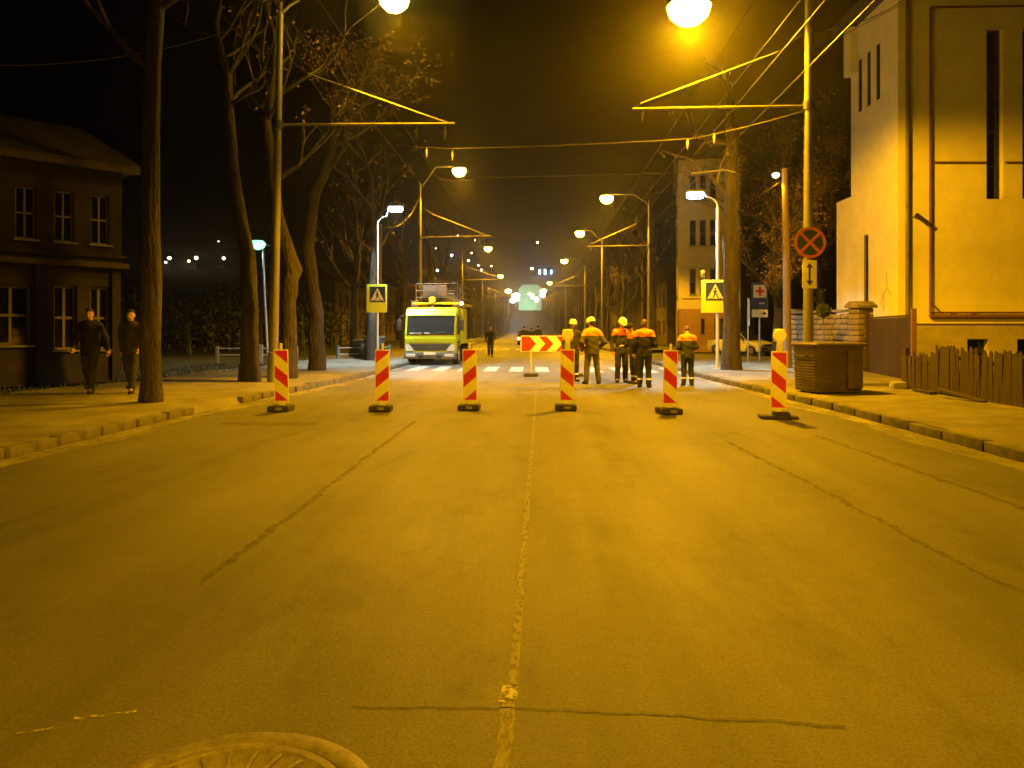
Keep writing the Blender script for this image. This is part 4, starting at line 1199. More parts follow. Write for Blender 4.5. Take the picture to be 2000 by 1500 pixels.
ns = thing('no_stopping_sign', 'round red and blue no-stopping sign on the right trolleybus pole', 'road sign', (6.62, 19.83, 3.66))
MB().lathe([(.05, .0), (.385, .0), (.39, -.01), (.385, -.02), (.31, -.02), (.05, -.02)], 40, (0, 0, 0), 'y').build('disc', M['sign_blue'], ns, True)
n_ = 40
mb = MB()
vs = []
for yy in (-.032, -.0215):
    for r_ in (.315, .385):
        vs += [(r_ * math.cos(2 * math.pi * k / n_), yy, r_ * math.sin(2 * math.pi * k / n_)) for k in range(n_)]
fs = []
for k in range(n_):
    k2 = (k + 1) % n_
    fs += [(k, k2, n_ + k2, n_ + k), (k, k2, 2 * n_ + k2, 2 * n_ + k), (n_ + k, n_ + k2, 3 * n_ + k2, 3 * n_ + k), (2 * n_ + k, 2 * n_ + k2, 3 * n_ + k2, 3 * n_ + k)]
mb.add(vs, fs); mb.build('red_ring', M['sign_red'], ns, True)
MB().box((0, -.026, 0), (.66, .008, .07), Matrix.Rotation(R(45), 3, 'Y')).build('red_bar', M['sign_red'], ns)
MB().box((0, -.0275, 0), (.66, .008, .07), Matrix.Rotation(R(-45), 3, 'Y')).build('red_bar', M['sign_red'], ns)
MB().box((0, .08, 0), (.12, .16, .05)).build('clamp', M['galv'], ns)
ap = thing('arrow_plate', 'white plate with a black double-headed arrow under the no-stopping sign', 'road sign', (6.61, 19.83, 2.88))
MB().box((0, -.01, 0), (.35, .02, .70), ch=.006).build('plate', M['sign_white'], ap, True)
MB().prism([(-.025, -.16), (-.025, .16), (-.085, .16), (0, .28), (.085, .16), (.025, .16), (.025, -.16), (.085, -.16), (0, -.28), (-.085, -.16)], -.027, -.0215).build('double_arrow', M['sign_black'], ap)
MB().box((0, .07, 0), (.12, .14, .05)).build('clamp', M['galv'], ap)

hs = thing('hospital_sign', 'blue sign with a red cross on white, above a white arrow plate on a post', 'road sign', (9.56, 35.1, 0))
MB().path([(0, .05, 0), (0, .05, 3.6)], .035, 8).build('post', M['galv'], hs, True)
b_ = MB().box((0, 0, 3.02), (.72, .03, 1.12), ch=.01).build('blue_board', M['sign_blue'], hs, True)
wq = MB().box((0, -.02, 3.2), (.56, .01, .56), ch=.004).build('white_square', M['sign_white'], b_)
MB().prism([(-.055, -.19), (.055, -.19), (.055, -.055), (.19, -.055), (.19, .055), (.055, .055), (.055, .19), (-.055, .19), (-.055, .055), (-.19, .055), (-.19, -.055), (-.055, -.055)], -.031, -.0255).build('red_cross', M['red_film'], b_, False, (0, 0, 3.2))
MB().box((.08, -.02, 2.68), (.24, .01, .05)).build('text_strip', M['sign_white'], b_)
p2 = MB().box((0, 0, 2.24), (.68, .03, .34), ch=.008).build('arrow_board', M['sign_white'], hs, True)
MB().prism([(.06, -.025), (.17, -.025), (.17, -.09), (.29, 0), (.17, .09), (.17, .025), (.06, .025)], -.021, -.0155).build('arrow', M['sign_black'], p2, False, (0, 0, 2.24))
es = thing('edge_on_sign', 'narrow pale sign seen edge-on left of the hospital sign', 'road sign', (8.95, 34.6, 0), R(82))
MB().path([(0, .03, 0), (0, .03, 2.9)], .03, 8).build('post', M['galv'], es, True)
MB().box((0, 0, 2.5), (.6, .02, .7), ch=.006).build('board', M['sign_white'], es)
MB().box((0, 0, 1.9), (.6, .02, .4), ch=.006).build('lower_board', M['sign_white'], es)

# ------------------------------------------------------------------ lime green platform truck
tk = thing('platform_truck', 'lime green maintenance truck with roof platform and lit amber beacon at the crossing', 'truck', (-4.79, 34.15, 0), R(-1.5))
cabp = [(.02, .46), (-.05, .80), (-.05, 1.12), (0, 1.30), (.24, 2.16), (.40, 2.42), (.60, 2.50), (1.75, 2.54), (1.80, 2.40), (1.80, .80), (1.45, .80), (1.30, 1.02), (.85, 1.08), (.55, .86), (.50, .46)]
mb = MB().prism(cabp, -1.12, 1.12, 'yz')
me_ = mb.mesh('cab', M['lime'])
bm = bmesh.new(); bm.from_mesh(me_)
bmesh.ops.bevel(bm, geom=[e for e in bm.edges if abs(e.verts[0].co.x - e.verts[1].co.x) < .01], offset=.045, segments=2, affect='EDGES')
bm.to_mesh(me_); bm.free()
cab = link('cab', me_, tk)
def slope_y(z): return (z - 1.30) / .86 * .24
def screen(x0, x1, z0, z1, off): return [(x0, slope_y(z0) - off, z0), (x1, slope_y(z0) - off, z0), (x1, slope_y(z1) - off, z1), (x0, slope_y(z1) - off, z1)]
q = screen(-1.03, 1.03, 1.34, 2.13, .012); q2 = screen(-1.03, 1.03, 1.34, 2.13, -.01)
mb = MB(); mb.add(q + q2, [(0, 1, 2, 3), (4, 5, 6, 7), (0, 1, 5, 4), (1, 2, 6, 5), (2, 3, 7, 6), (3, 0, 4, 7)]); mb.build('windscreen', M['glass'], tk)
for x0 in (-.72, .05):
    MB().path([(x0, slope_y(1.36) - .03, 1.36), (x0 + .62, slope_y(1.42) - .03, 1.43)], .012, 5).build('wiper', M['dark_metal'], tk)
MB().box((0, -.012, 1.315), (2.12, .03, .035)).build('cowl', M['dark_metal'], tk)
MB().box((0, -.052, .955), (2.0, .012, .014)).build('flap_gap', M['sign_black'], tk)
MB().box((-.15, -.0, 1.375), (.22, .03, .05)).build('dash_paper', M['sign_white'], tk)
MB().box((-.65, -.004, 1.37), (.5, .02, .05)).build('dash_cover', M['sign_white'], tk)
gr = MB().prism([(-.92, .92), (.92, .92), (.66, .62), (-.66, .62)], -.075, -.03).build('grille', M['dark_metal'], tk)
for z in (.67, .74, .81, .88):
    ww = .66 + (z - .62) / .3 * .26
    MB().box((0, -.08, z), (2 * ww - .06, .02, .022)).build('slat', M['grey_plastic'], gr)
em = MB()
em.path([(.105 * math.cos(2 * math.pi * k / 20), -.10, .77 + .105 * math.sin(2 * math.pi * k / 20)) for k in range(21)], .010, 6, False)
for a in (90, 210, 330): em.path([(0, -.10, .77), (.1 * math.cos(R(a)), -.10, .77 + .1 * math.sin(R(a)))], [.014, .006], 5)
em.build('emblem', M['chrome'], gr, True)
MB().box((0, -.05, .575), (1.5, .06, .07), ch=.015).build('lower_panel', M['lime'], tk)
for sx in (-1, 1):
    MB().prism([(sx * .70, .60), (sx * 1.06, .60), (sx * 1.08, .86), (sx * .96, .92), (sx * .84, .82)], -.085, -.03).build('headlight', M['headlight'], tk)
    fl_ = MB().box((sx * .83, -.145, .42), (.40, .05, .13), ch=.02).build('fog_light', M['headlight'], tk, True)
    MB().box((sx * .40, -.145, .37), (.2, .04, .10), ch=.01).build('bumper_opening', M['sign_black'], tk)
    arm_ = MB().path([(sx * 1.13, .18, 2.15), (sx * 1.34, .02, 2.1), (sx * 1.36, .0, 1.95)], .018, 6).build('mirror_arm', M['dark_metal'], tk)
    MB().box((sx * 1.36, .0, 1.72), (.20, .09, .48), ch=.03).build('mirror', M['dark_metal'], tk, True)
    MB().prism([(.30, 1.32), (1.30, 1.32), (1.30, 2.12), (.50, 2.12)], sx * 1.118, sx * 1.126, 'yz').build('side_window', M['glass'], tk)
    MB().prism([(1.36, 1.0), (1.385, 1.0), (1.385, 2.2), (1.36, 2.2)], sx * 1.118, sx * 1.124, 'yz').build('door_gap', M['sign_black'], tk)
    MB().box((sx * 1.13, 1.2, 1.2), (.03, .16, .04)).build('door_handle', M['dark_metal'], tk)
    MB().box((sx * .9, .3, .96), (.06, .1, .05)).build('indicator', M['amber_lens'], tk) if False else None
MB().box((0, -.05, .40), (2.28, .20, .28), ch=.05).build('bumper', M['grey_plastic'], tk, True)
MB().box((0, -.165, .50), (.52, .015, .12), ch=.003).build('number_plate', M['plate_white'], tk)
MB().path([(-1.0, .16, 2.30), (1.0, .16, 2.30)], .02, 6).build('sun_visor_rail', M['lime'], tk)
def wheel(x, y, dual=False):
    wd_ = .26 if not dual else .5
    t_ = MB().lathe([(.26, -wd_ / 2), (.40, -wd_ / 2), (.43, -wd_ / 2 + .03), (.43, wd_ / 2 - .03), (.40, wd_ / 2), (.26, wd_ / 2)], 28, (0, 0, 0), 'x').build('wheel', M['tyre'], tk, True, (x, y, .43))
    s_ = 1 if x > 0 else -1
    MB().lathe([(.05, s_ * .02), (.10, s_ * .06), (.14, s_ * .02), (.22, s_ * -.02), (.27, s_ * .03)], 20, (s_ * (wd_ / 2 - .025), 0, 0), 'x').build('rim', M['rim'], t_, True)
for sx in (-1, 1):
    wheel(sx * .98, 1.02); wheel(sx * .92, 5.2, True)
    MB().box((sx * 1.02, 1.02, .98), (.24, 1.0, .06), ch=.02).build('mudguard', M['dark_metal'], tk)
MB().box((-.0, 3.9, .72), (.9, 6.0, .24)).build('chassis', M['dark_metal'], tk)
MB().box((0, 4.7, .95), (2.3, 5.0, .12), ch=.02).build('flatbed', M['lime'], tk, True)
MB().box((0, 3.0, 1.75), (2.26, 1.5, 1.5), ch=.03).build('equipment_box', M['lime'], tk, True)
for y in (2.6, 3.4): MB().prism([(y - .33, 1.2), (y + .33, 1.2), (y + .33, 2.3), (y - .33, 2.3)], 1.128, 1.138, 'yz').build('box_door', M['lime'], tk)
MB().box((0, 5.2, 1.9), (1.1, 1.3, 1.75), ch=.04).build('lift_turret', M['grey_plastic'], tk, True)
MB().box((0, 4.0, 2.72), (2.2, 4.6, .10), ch=.02).build('platform_floor', M['lime'], tk, True)
MB().box((-1.0, 1.75, 2.70), (.34, .08, .30), ch=.01).build('front_panel', M['dark_metal'], tk)
MB().box((.95, 1.75, 2.74), (.42, .08, .36), ch=.01).build('front_panel', M['dark_metal'], tk)
cg = MB()
for x in (-.95, 0, .95):
    for y in (1.8, 4.0, 6.2): cg.path([(x, y, 2.77), (x, y, 3.62)], .02, 5)
for z in (3.0, 3.3, 3.62):
    cg.path([(-.95, 1.8, z), (.95, 1.8, z), (.95, 6.2, z), (-.95, 6.2, z), (-.95, 1.8, z)], .018, 5)
cg.build('platform_rail', M['dark_metal'], tk, True)
MB().box((-.1, 1.84, 3.3), (1.1, .04, .5), ch=.02).build('platform_board', M['dark_metal'], tk, True)
MB().box((.55, 2.4, 3.0), (.4, .3, .44), ch=.04).build('tool_box', M['grey_plastic'], tk, True)
MB().path([(.75, 2.0, 2.8), (1.05, 2.1, 3.2), (1.0, 2.3, 3.6), (.6, 2.3, 3.75)], .03, 6).build('cable_loop', M['dark_metal'], tk, True)
bc = MB().lathe([(.05, -.2), (.05, 0), (.15, .02), (.15, .06), (.12, .07)], 14, (-.12, 1.25, 2.70)).build('beacon_base', M['dark_metal'], tk, True)
MB().lathe([(.13, .07), (.15, .14), (.14, .25), (.06, .31)], 14, (-.12, 1.25, 2.70)).build('beacon_lens', M['beacon_glass'], bc, True)
lamp('beacon_light', 'POINT', tk, (-.12, 1.02, 2.88), 500, (1, .33, .01), size=.08)
MB().lathe([(.03, -.02), (.08, -.01), (.08, .05), (.03, .08)], 10, (1.14, 1.7, 2.72), 'y').build('work_lamp', M['car_headlight'], tk, True)

# ------------------------------------------------------------------ parked white car in the side street
cr = thing('parked_car', 'white saloon car parked in the dark side street, half behind the thick trunk', 'car', (12.0, 47.9, 0), R(35))
# local: front faces -Y, length along Y
prof = [(-2.0, .30), (-2.05, .48), (-2.0, .70), (-1.0, .88), (-.85, .90), (1.45, .92), (2.0, .88), (2.08, .65), (2.02, .32), (1.72, .24), (1.62, .50), (1.35, .62), (1.08, .50), (.98, .24), (-.95, .24), (-1.05, .50), (-1.32, .62), (-1.6, .50), (-1.70, .26)]
me_ = MB().prism(prof, -.82, .82, 'yz').mesh('body', M['car_white'])
bm = bmesh.new(); bm.from_mesh(me_)
bmesh.ops.bevel(bm, geom=[e for e in bm.edges if abs(e.verts[0].co.x - e.verts[1].co.x) < .01], offset=.05, segments=2, affect='EDGES')
bm.to_mesh(me_); bm.free(); link('body', me_, cr)
g = [(-.95, .90, .78), (-.25, 1.38, .60), (.75, 1.40, .60), (1.45, .92, .76)]
vs = []
for y, z, hw in g: vs += [(-hw, y, z), (hw, y, z)]
mb = MB(); mb.add(vs, [(0, 1, 3, 2), (2, 3, 5, 4), (4, 5, 7, 6), (0, 2, 4, 6), (1, 7, 5, 3)]); mb.build('cabin_roof', M['car_white'], cr)
def lerp3(a, b2, t): return tuple(a[i] + (b2[i] - a[i]) * t for i in range(3))
for sx in (-1, 1):
    P0, P1, P2, P3 = [(sx * (hw + .008), y, z) for y, z, hw in g]
    m1, m2 = lerp3(P1, P2, .46), lerp3(P0, P3, .46)
    m3, m4 = lerp3(P1, P2, .54), lerp3(P0, P3, .54)
    MB().quad(lerp3(P0, P1, .08), lerp3(m2, m1, .08), lerp3(m2, m1, .86), lerp3(P0, P1, .86)).build('side_window', M['glass'], cr)
    MB().quad(lerp3(m4, m3, .08), lerp3(P3, P2, .08), lerp3(P3, P2, .86), lerp3(m4, m3, .86)).build('side_window', M['glass'], cr)
    MB().box((sx * .62, -2.03, .62), (.30, .06, .14), ch=.02).build('headlight', M['headlight'], cr, True)
    MB().box((sx * .86, -.7, .95), (.16, .08, .11), ch=.02).build('mirror', M['car_white'], cr, True)
    for y in (-1.32, 1.35):
        t_ = MB().lathe([(.18, -.09), (.28, -.09), (.30, -.07), (.30, .07), (.28, .09), (.18, .09)], 22, (0, 0, 0), 'x').build('wheel', M['tyre'], cr, True, (sx * .74, y, .30))
        MB().lathe([(.03, sx * .03), (.1, sx * .0), (.19, sx * .02)], 14, (sx * .07, 0, 0), 'x').build('rim', M['rim'], t_, True)
fw = [(-.70, -.915, .935), (.70, -.915, .935), (.54, -.285, 1.37), (-.54, -.285, 1.37)]
MB().quad(*[(x, y - .012, z + .012) for x, y, z in fw]).build('windscreen', M['glass'], cr)
MB().box((0, -2.04, .64), (.88, .04, .10)).build('grille', M['dark_metal'], cr)
MB().box((0, -2.03, .42), (1.66, .14, .16), ch=.03).build('bumper', M['grey_plastic'], cr, True)
MB().box((0, -2.115, .43), (.50, .012, .11)).build('number_plate', M['plate_white'], cr)

# two approaching headlights far down the street belong to one small car
dc = thing('distant_car', 'distant car with two headlights lit, beyond the chevron board', 'car', (-1.55, 80, 0))
me_ = MB().prism([(0, .3), (0, .75), (.9, .95), (1.5, 1.42), (3, 1.42), (3.9, .95), (4.2, .9), (4.2, .3)], -.85, .85, 'yz').mesh('body', M['jacket_black'])
link('body', me_, dc)
for sx in (-.72, .72):
    MB().lathe([(.02, -.03), (.13, -.01), (.13, .02)], 12, (sx, -.02, .66), 'y').build('headlight', M['car_headlight'], dc)
for sx in (-.75, .75):
    for y in (.8, 3.3): MB().lathe([(.1, -.1), (.3, -.1), (.3, .1), (.1, .1)], 14, (sx, y, .3), 'x').build('wheel', M['tyre'], dc)

# ------------------------------------------------------------------ people: bodies grown from a distance field
def surface_net(f, o, h):
    nx, ny, nz = f.shape
    s = f < 0
    cor = [(i, j, k) for i in (0, 1) for j in (0, 1) for k in (0, 1)]
    def sub(a, c): return a[c[0]:nx - 1 + c[0], c[1]:ny - 1 + c[1], c[2]:nz - 1 + c[2]]
    cnt = sum(sub(s, c).astype(np.int8) for c in cor)
    mix = (cnt > 0) & (cnt < 8)
    acc = np.zeros(mix.shape + (3,)); num = np.zeros(mix.shape)
    for a in cor:
        for ax in range(3):
            if a[ax]: continue
            b2 = list(a); b2[ax] = 1; b2 = tuple(b2)
            fa_, fb_ = sub(f, a), sub(f, b2)
            cr_ = (fa_ < 0) != (fb_ < 0)
            t = np.where(cr_, fa_ / np.where(cr_, fa_ - fb_, 1), 0)
            for d in range(3):
                acc[..., d] += np.where(cr_, a[d] + (t if d == ax else 0), 0)
            num += cr_
    idx = -np.ones(mix.shape, int)
    ii = np.argwhere(mix)
    idx[mix] = np.arange(len(ii))
    V = (acc[mix] / num[mix][:, None] + ii) * h + np.array(o)
    F = []
    for ax in range(3):
        a_, b_ = [(1, 2), (2, 0), (0, 1)][ax]
        sl0 = [slice(None)] * 3; sl1 = [slice(None)] * 3
        sl0[ax] = slice(0, -1); sl1[ax] = slice(1, None)
        c0, c1 = s[tuple(sl0)], s[tuple(sl1)]
        e = np.argwhere(c0 != c1)
        e = e[(e[:, a_] > 0) & (e[:, b_] > 0) & (e[:, a_] < f.shape[a_] - 1) & (e[:, b_] < f.shape[b_] - 1)]
        if not len(e): continue
        fl_ = c0[tuple(e.T)]
        def I(da, db):
            q = e.copy(); q[:, a_] -= da; q[:, b_] -= db
            return idx[tuple(q.T)]
        Q = np.stack([I(1, 1), I(0, 1), I(0, 0), I(1, 0)], 1)
        Q[~fl_] = Q[~fl_][:, ::-1]
        F.append(Q)
    F = np.concatenate(F)
    return V, F[(F >= 0).all(1)]
class SDF:
    def __init__(self, lo, hi, h):
        self.h = h; self.o = np.array(lo, float)
        n_ = [int((hi[d] - lo[d]) / h) + 2 for d in range(3)]
        self.g = np.meshgrid(*[lo[d] + h * np.arange(n_[d]) for d in range(3)], indexing='ij')
        self.f = np.full(n_, 9.0)
    def cap(self, a, b2, ra, rb, k=.02, sq=(1, 1, 1)):
        a, b2 = np.array(a, float), np.array(b2, float)
        sq = np.array(sq)
        d = (b2 - a) / sq
        px = [(self.g[i] - a[i]) / sq[i] for i in range(3)]
        dd = max(1e-9, float(d @ d))
        t = np.clip((px[0] * d[0] + px[1] * d[1] + px[2] * d[2]) / dd, 0, 1)
        q = np.sqrt(sum((px[i] - d[i] * t) ** 2 for i in range(3))) - (ra + (rb - ra) * t)
        q = q * min(sq)
        if k > 0:
            hh = np.clip(.5 + .5 * (self.f - q) / k, 0, 1)
            self.f = self.f * (1 - hh) + q * hh - k * hh * (1 - hh)
        else: self.f = np.minimum(self.f, q)
        return self
    def ball(self, c, r, k=.02): # ellipsoid
        m_ = min(r)
        q = (np.sqrt(sum(((self.g[i] - c[i]) / r[i]) ** 2 for i in range(3))) - 1) * m_
        if k > 0:
            hh = np.clip(.5 + .5 * (self.f - q) / k, 0, 1)
            self.f = self.f * (1 - hh) + q * hh - k * hh * (1 - hh)
        else: self.f = np.minimum(self.f, q)
        return self
    def cut(self, n_, d):   # keep n.x < d
        self.f = np.maximum(self.f, self.g[0] * n_[0] + self.g[1] * n_[1] + self.g[2] * n_[2] - d); return self
    def wrinkle(self, amp, seed):
        x, y, z = self.g
        self.f = self.f + amp * (np.sin(23 * z + 9 * x + seed) * np.sin(17 * x - 11 * y + 2 * seed) + .6 * np.sin(41 * z + 13 * y - 19 * x + seed * 3)); return self
    def mesh(self): return surface_net(self.f, self.o, self.h)
def np_obj(name, V, F, mat, parent):
    used = np.unique(F); re = -np.ones(len(V), int); re[used] = np.arange(len(used))
    me = bpy.data.meshes.new(name)
    me.from_pydata(V[used].tolist(), [], re[F].tolist())
    me.materials.append(mat)
    me.polygons.foreach_set('use_smooth', [True] * len(me.polygons))
    return link(name, me, parent)

def person(label, loc, rz, group=None, H=1.76, arms=('down', 'down'), legs='stand', jacket='jacket_grey', trousers='trouser_dark', yoke=True, head='helmet', pitch=0.0, lean=0.0, bands=True, vox=.016, hem=.80, seed=1, turn=0.0, bulk=1.0):
    t = thing('person', label, 'person', loc, rz, group)
    k = H / 1.76
    t.scale = (k, k, k)
    J = {}
    def LN(p):   # lean the upper body forwards about the hips
        x, y, z = p
        if z > .95:
            dz = z - .95
            y = y - dz * math.sin(lean); z = .95 + dz * math.cos(lean)
        return (x, y, z)
    arm = {}
    for i, s in enumerate((-1, 1)):
        sh = (s * .185, .0, 1.41)
        el, wr, fd = {'down': ((s * .26, .04, 1.13), (s * .265, -.05, .90), (0, -.1, -1)),
                      'pocket': ((s * .33, .10, 1.14), (s * .22, -.09, .97), (-s * .35, -.3, -.6)),
                      'clasp': ((s * .27, .0, 1.13), (s * .10, -.24, 1.03), (-s * .6, -.6, .1)),
                      'behind': ((s * .29, .13, 1.15), (s * .09, .17, .98), (-s * .7, .1, -.4)),
                      'out': ((s * .40, -.02, 1.20), (s * .50, -.12, .99), (s * .2, -.4, -.7)),
                      'swingf': ((s * .25, -.08, 1.14), (s * .24, -.27, .96), (0, -.5, -.8)),
                      'swingb': ((s * .26, .16, 1.15), (s * .27, .22, .91), (0, .2, -1)),
                      'hold': ((s * .28, .02, 1.14), (s * .17, -.26, 1.10), (-s * .2, -1, .2))}[arms[i]]
        arm[s] = [LN(sh), LN(el), LN(wr), Vector(fd).normalized()]
    leg = {}
    for s in (-1, 1):
        kn, an = {'stand': ((s * .105, -.02, .50), (s * .115, .03, .09)),
                  'wide': ((s * .14, -.02, .50), (s * .18, .03, .09)),
                  'walk': ((s * .09, -.16 if s > 0 else .05, .51 if s > 0 else .49), (s * .09, -.24 if s > 0 else .30, .09 if s > 0 else .16))}[legs]
        leg[s] = [(s * .095, 0, .93), kn, an]
    hy = -.02 - math.sin(lean) * .70; hz = .95 + math.cos(lean) * .70
    nk = LN((0, .005, 1.44)); hb = (0, hy + .01, hz - .09); hc = (0, hy - .035 * math.sin(pitch) * 3, hz - .03 * (1 - math.cos(pitch)))
    fx, fy, fz = math.sin(turn) * math.cos(pitch), -math.cos(turn) * math.cos(pitch), -math.sin(pitch)   # where the face looks
    fv = Vector((fx, fy, fz)); upv = Vector((math.sin(turn) * math.sin(pitch), -math.cos(turn) * math.sin(pitch), math.cos(pitch))); sd = upv.cross(fv).normalized()
    hcv = Vector(hc)
    lo, hi = (-.66, -.62 - math.sin(max(0, lean)) * .6, -.01), (.66, .48, 1.86)
    def grid(l, h_, v): return SDF(l, h_, v)
    # body: one continuous figure
    b = grid((-.62, lo[1], -.02), (.62, .46, 1.84), max(.0135, vox * .85))
    b.cap((0, .005, .95), LN((0, .0, 1.20)), .135, .125, .05, (1, .72, 1)); b.cap(LN((0, 0, 1.20)), LN((0, .0, 1.36)), .14, .15, .05, (1, .68, 1))
    b.cap(LN((-.13, 0, 1.41)), LN((.13, 0, 1.41)), .06, .06, .05)
    b.cap(nk, hb, .056, .054, .03)
    b.ball(hcv + upv * .015, (.076, .092, .108), .02); b.ball(hcv + fv * .028 - upv * .062, (.052, .058, .052), .03)
    b.cap(hcv + fv * .088 + upv * .012, hcv + fv * .108 - upv * .022, .010, .016, .012)          # nose
    b.cap(hcv + fv * .082 - upv * .052 - sd * .02, hcv + fv * .082 - upv * .052 + sd * .02, .011, .011, .006)   # mouth
    for s in (-1, 1):
        b.ball(hcv + sd * s * .079 - upv * .005 + fv * -.005, (.014, .022, .032), .008)           # ears
        A_ = arm[s]
        b.cap(A_[0], A_[1], .052, .042, .03); b.cap(A_[1], A_[2], .042, .030, .02)
        w_, d = Vector(A_[2]), A_[3]
        side_ = d.cross(Vector((0, 0, 1)) if abs(d.z) < .8 else Vector((0, 1, 0))).normalized()
        palm = w_ + d * .075
        b.cap(w_, palm, .030, .036, .02)
        curl = d.cross(side_).normalized()
        for q in range(4):
            f0 = palm + side_ * (.030 - .020 * q); ln = (.072, .082, .078, .060)[q]
            f1 = f0 + d * ln * .55; f2 = f1 + (d * .75 + curl * .65).normalized() * ln * .5
            b.cap(f0, f1, .0115, .0105, .004); b.cap(f1, f2, .0105, .0095, .004)
        t0 = w_ + d * .035 + side_ * .028; t1 = t0 + (d + side_ * .9).normalized() * .045
        b.cap(t0, t1, .013, .012, .008); b.cap(t1, t1 + (d + side_ * .2).normalized() * .03, .012, .0105, .004)
        L_ = leg[s]
        b.cap(L_[0], L_[1], .082, .056, .05); b.cap(L_[1], L_[2], .056, .038, .03)
        b.cap(L_[2], (L_[2][0] + s * .02, L_[2][1] - .15, max(.045, L_[2][2] - .05)), .040, .032, .02)
    V, F = b.mesh(); np_obj('body', V, F, M['skin'], t)
    # jacket and its shoulder yoke
    j = grid(lo, (.66, .48, 1.62), vox)
    hemw = .175 * bulk
    j.cap((0, .0, hem), LN((0, .0, 1.18)), hemw, .165 * bulk, .05, (1, .78, 1)); j.cap(LN((0, 0, 1.18)), LN((0, .0, 1.37)), .165 * bulk, .17 * bulk, .05, (1, .74, 1))
    j.cap(LN((-.14, 0, 1.42)), LN((.14, 0, 1.42)), .078, .078, .06)
    j.cap(LN((0, .005, 1.44)), LN((0, .0, 1.52)), .078, .072, .03)
    for s in (-1, 1):
        A_ = arm[s]
        j.cap(A_[0], A_[1], .078, .066, .04); j.cap(A_[1], tuple(Vector(A_[1]).lerp(Vector(A_[2]), .98)), .066, .050, .03)
    j.wrinkle(.0045, seed)
    j.cut((0, 0, -1), -hem); j.cut((0, 0, 1), hz - .115)
    V, F = j.mesh()
    if yoke:
        zc = V[F].mean(1)[:, 2] - .10 * np.abs(V[F].mean(1)[:, 0]) * 0
        yk = zc > (1.325 * math.cos(lean * .7))
        np_obj('jacket', V, F[~yk], M[jacket], t); np_obj('shoulder_yoke', V, F[yk], M['orange'], t)
    else:
        np_obj('jacket', V, F, M[jacket], t)
    # trousers, reflective bands and boots
    p = grid((-.4, -.5, .0), (.4, .5, 1.06), vox)
    p.cap((0, .0, .93), (0, 0, .99), .155, .15, .04, (1, .78, 1))
    for s in (-1, 1):
        L_ = leg[s]
        p.cap(L_[0], L_[1], .105, .080, .03); p.cap(L_[1], tuple(Vector(L_[1]).lerp(Vector(L_[2]), .93)), .080, .072, .02)
    p.wrinkle(.004, seed + 5)
    p.cut((0, 0, 1), 1.02)
    V, F = p.mesh()
    zc = V[F].mean(1)[:, 2]
    if bands:
        bd = (zc > .20) & (zc < .255)
        np_obj('trousers', V, F[~bd], M[trousers], t)
        if bd.any(): np_obj('reflective_band', V, F[bd], M['reflect'], t)
    else: np_obj('trousers', V, F, M[trousers], t)
    for s in (-1, 1):
        a_ = leg[s][2]
        bt = grid((a_[0] - .13, a_[1] - .30, max(-.005, a_[2] - .12)), (a_[0] + .13, a_[1] + .14, a_[2] + .16), .013)
        tz = a_[2] - .05
        bt.cap((a_[0], a_[1] + .01, a_[2] + .10), (a_[0], a_[1] + .015, tz + .01), .052, .055, .02); bt.cap((a_[0], a_[1] + .01, tz + .005), (a_[0] + s * .025, a_[1] - .16, tz), .052, .046, .02)
        bt.cut((0, 0, -1), -(max(.001, a_[2] - .09)))
        V, F = bt.mesh(); np_obj('boot', V, F, M['boot'], t)
    # head wear
    Rm = Matrix((sd, -fv, upv)).transposed()
    def head_obj(name, mb, mat):
        return mb.build(name, M[mat], t, True)
    if head == 'helmet':
        prof_ = [(.128, -.0), (.132, .006), (.124, .012), (.120, .05), (.104, .095), (.072, .125), (.03, .138)]
        mb = MB().lathe(prof_, 24)
        mb.v = [tuple(hcv + upv * .045 - fv * -.0 + Rm @ Vector((q[0] * .92, q[1] * 1.12 - (.035 if q[2] < .012 and q[1] < -.08 else 0), q[2]))) for q in mb.v]
        ho_ = head_obj('hard_hat', mb, 'helmet')
        mb = MB().box((0, 0, .128), (.02, .16, .018), ch=.006)
        mb.v = [tuple(hcv + upv * .045 + Rm @ Vector(q)) for q in mb.v]
        mb.build('ridge', M['helmet'], ho_, True)
    if head in ('helmet', 'hair', 'hair_dark'):
        hr = SDF(tuple(hcv - Vector((.16, .18, .16))), tuple(hcv + Vector((.16, .18, .19))), .0125)
        hr.ball(hcv + upv * .028 - fv * .012, (.087, .100, .108), 0); hr.ball(hcv - fv * .05 - upv * .03, (.074, .06, .08), .02)
        fd_ = hr.g[0] * fv.x + hr.g[1] * fv.y + hr.g[2] * fv.z - hcv.dot(fv); ud_ = hr.g[0] * upv.x + hr.g[1] * upv.y + hr.g[2] * upv.z - hcv.dot(upv)
        hr.f = np.maximum(hr.f, np.minimum(fd_ + .01, .062 - ud_) * 1.0)
        hr.f = np.maximum(hr.f, -(ud_ + .085))
        V, F = hr.mesh()
        if len(F): np_obj('hair', V, F, M['hair_dark' if head != 'hair' else 'hair'], t)
    if head == 'cap':
        mb = MB().lathe([(.098, -.02), (.104, .0), (.103, .05), (.088, .095), (.05, .122), (.01, .130)], 22)
        mb.v = [tuple(hcv + upv * .02 - fv * .004 + Rm @ Vector((q[0] * .93, q[1] * 1.08, q[2]))) for q in mb.v]
        head_obj('knit_cap', mb, 'cap_dark')
    # eyes
    for s in (-1, 1):
        mb = MB().lathe([(.003, -.004), (.010, -.001), (.010, .003), (.003, .006)], 8, (0, 0, 0), 'y')
        mb.v = [tuple(hcv + fv * .083 + sd * s * .031 + upv * .015 + Rm @ Vector(q)) for q in mb.v]
        mb.build('eye', M['sign_black'], t)
    return t
WG = 'road workers in dark work clothes with orange shoulder yokes'
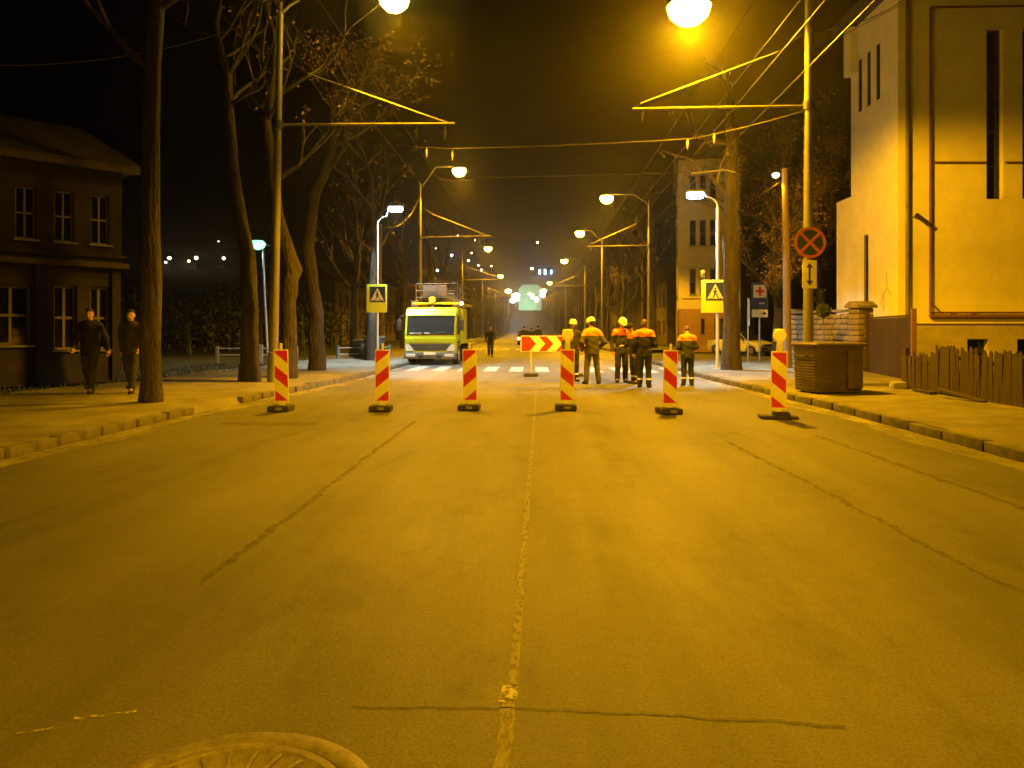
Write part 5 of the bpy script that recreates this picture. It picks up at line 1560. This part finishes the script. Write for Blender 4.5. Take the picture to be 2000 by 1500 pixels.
person('worker in white hard hat facing us behind the lamp-topped barrier panel', (.92, 23.3, 0), R(12), WG, 1.76, ('down', 'down'), 'stand', 'jacket_brown', 'trouser_dark', False, 'helmet', .1, seed=1)
person('worker seen from behind in grey jacket, right of the chevron board', (1.42, 22.2, 0), R(195), WG, 1.80, ('pocket', 'pocket'), 'wide', 'jacket_grey', 'trouser_grey', True, 'helmet', .25, 0.04, False, seed=2, turn=.6, bulk=1.12)
person('worker in white hard hat facing us in the group of three', (2.30, 22.85, 0), R(8), WG, 1.80, ('down', 'down'), 'stand', 'jacket_dark', 'trouser_dark', True, 'helmet', .5, .04, False, seed=3, turn=.3)
person('worker in dark knit cap standing in the middle of the group of three', (2.62, 22.3, 0), R(-65), WG, 1.68, ('hold', 'down'), 'stand', 'jacket_dark', 'trouser_dark', True, 'cap', .4, .14, True, seed=4)
person('bareheaded brown-haired worker seen from behind, closest of the group of three', (2.70, 20.9, 0), R(168), WG, 1.77, ('clasp', 'down'), 'stand', 'jacket_black', 'trouser_dark', True, 'hair', .2, .05, True, seed=5, turn=-.3)
person('lone worker seen from behind with bowed head at the right kerb', (3.97, 21.7, 0), R(178), WG, 1.62, ('clasp', 'clasp'), 'stand', 'jacket_dark', 'trouser_dark', True, 'cap' if False else 'hair', .9, .10, True, seed=6)
person('dark walking worker on the road between truck and chevron board', (-2.86, 44.7, 0), R(4), None, 1.72, ('swingb', 'swingf'), 'walk', 'jacket_black', 'trouser_dark', False, 'hair_dark', .1, .03, False, .022, seed=7)
PG = 'distant dark figures beyond the chevron board'
for i, (X, Y) in enumerate(((-1.25, 58), (-.72, 58.5), (-.25, 60))):
    person('distant dark figure standing beyond the chevron board, %s' % ('farthest from the workers', 'middle of three', 'closest to the workers')[i], (X, Y, 0), R(170 + 15 * i), PG, (1.76, 1.66, 1.82)[i], ('down', 'pocket'), 'stand', 'jacket_black', 'trouser_dark', False, 'cap', 0, 0, False, .026, seed=10 + i)
person('man in black jacket walking on the left pavement, away from the trunk', (-9.68, 16.7, .15), R(12), None, 1.80, ('swingf', 'swingb'), 'walk', 'jacket_black', 'trouser_dark', False, 'hair_dark', .05, .03, False, .017, seed=14, bulk=1.08)
person('pedestrian in dark brown jacket on the left pavement, next to the black trunk', (-8.83, 16.8, .15), R(8), None, 1.78, ('swingb', 'swingf'), 'walk', 'jacket_brown', 'trouser_dark', False, 'hair_dark', .05, .03, False, .017, seed=15)

# ------------------------------------------------------------------ haze volume added to imitate lens glow round the lamps
hz = bpy.data.materials.new('lens_glow_haze'); hz.use_nodes = True
t_ = hz.node_tree
for n_ in list(t_.nodes):
    if n_.type == 'BSDF_PRINCIPLED': t_.nodes.remove(n_)
pv = t_.nodes.new('ShaderNodeVolumePrincipled')
pv.inputs['Color'].default_value = (.9, .9, .9, 1)
pv.inputs['Density'].default_value = GLOW_HAZE_DENSITY
pv.inputs['Anisotropy'].default_value = .90
t_.links.new(pv.outputs[0], t_.nodes['Material Output'].inputs['Volume'])
hb_ = MB().box((0, 780, 94), (3060, 1700, 192)).build('glow_haze', hz)
tag(hb_, kind='stuff')
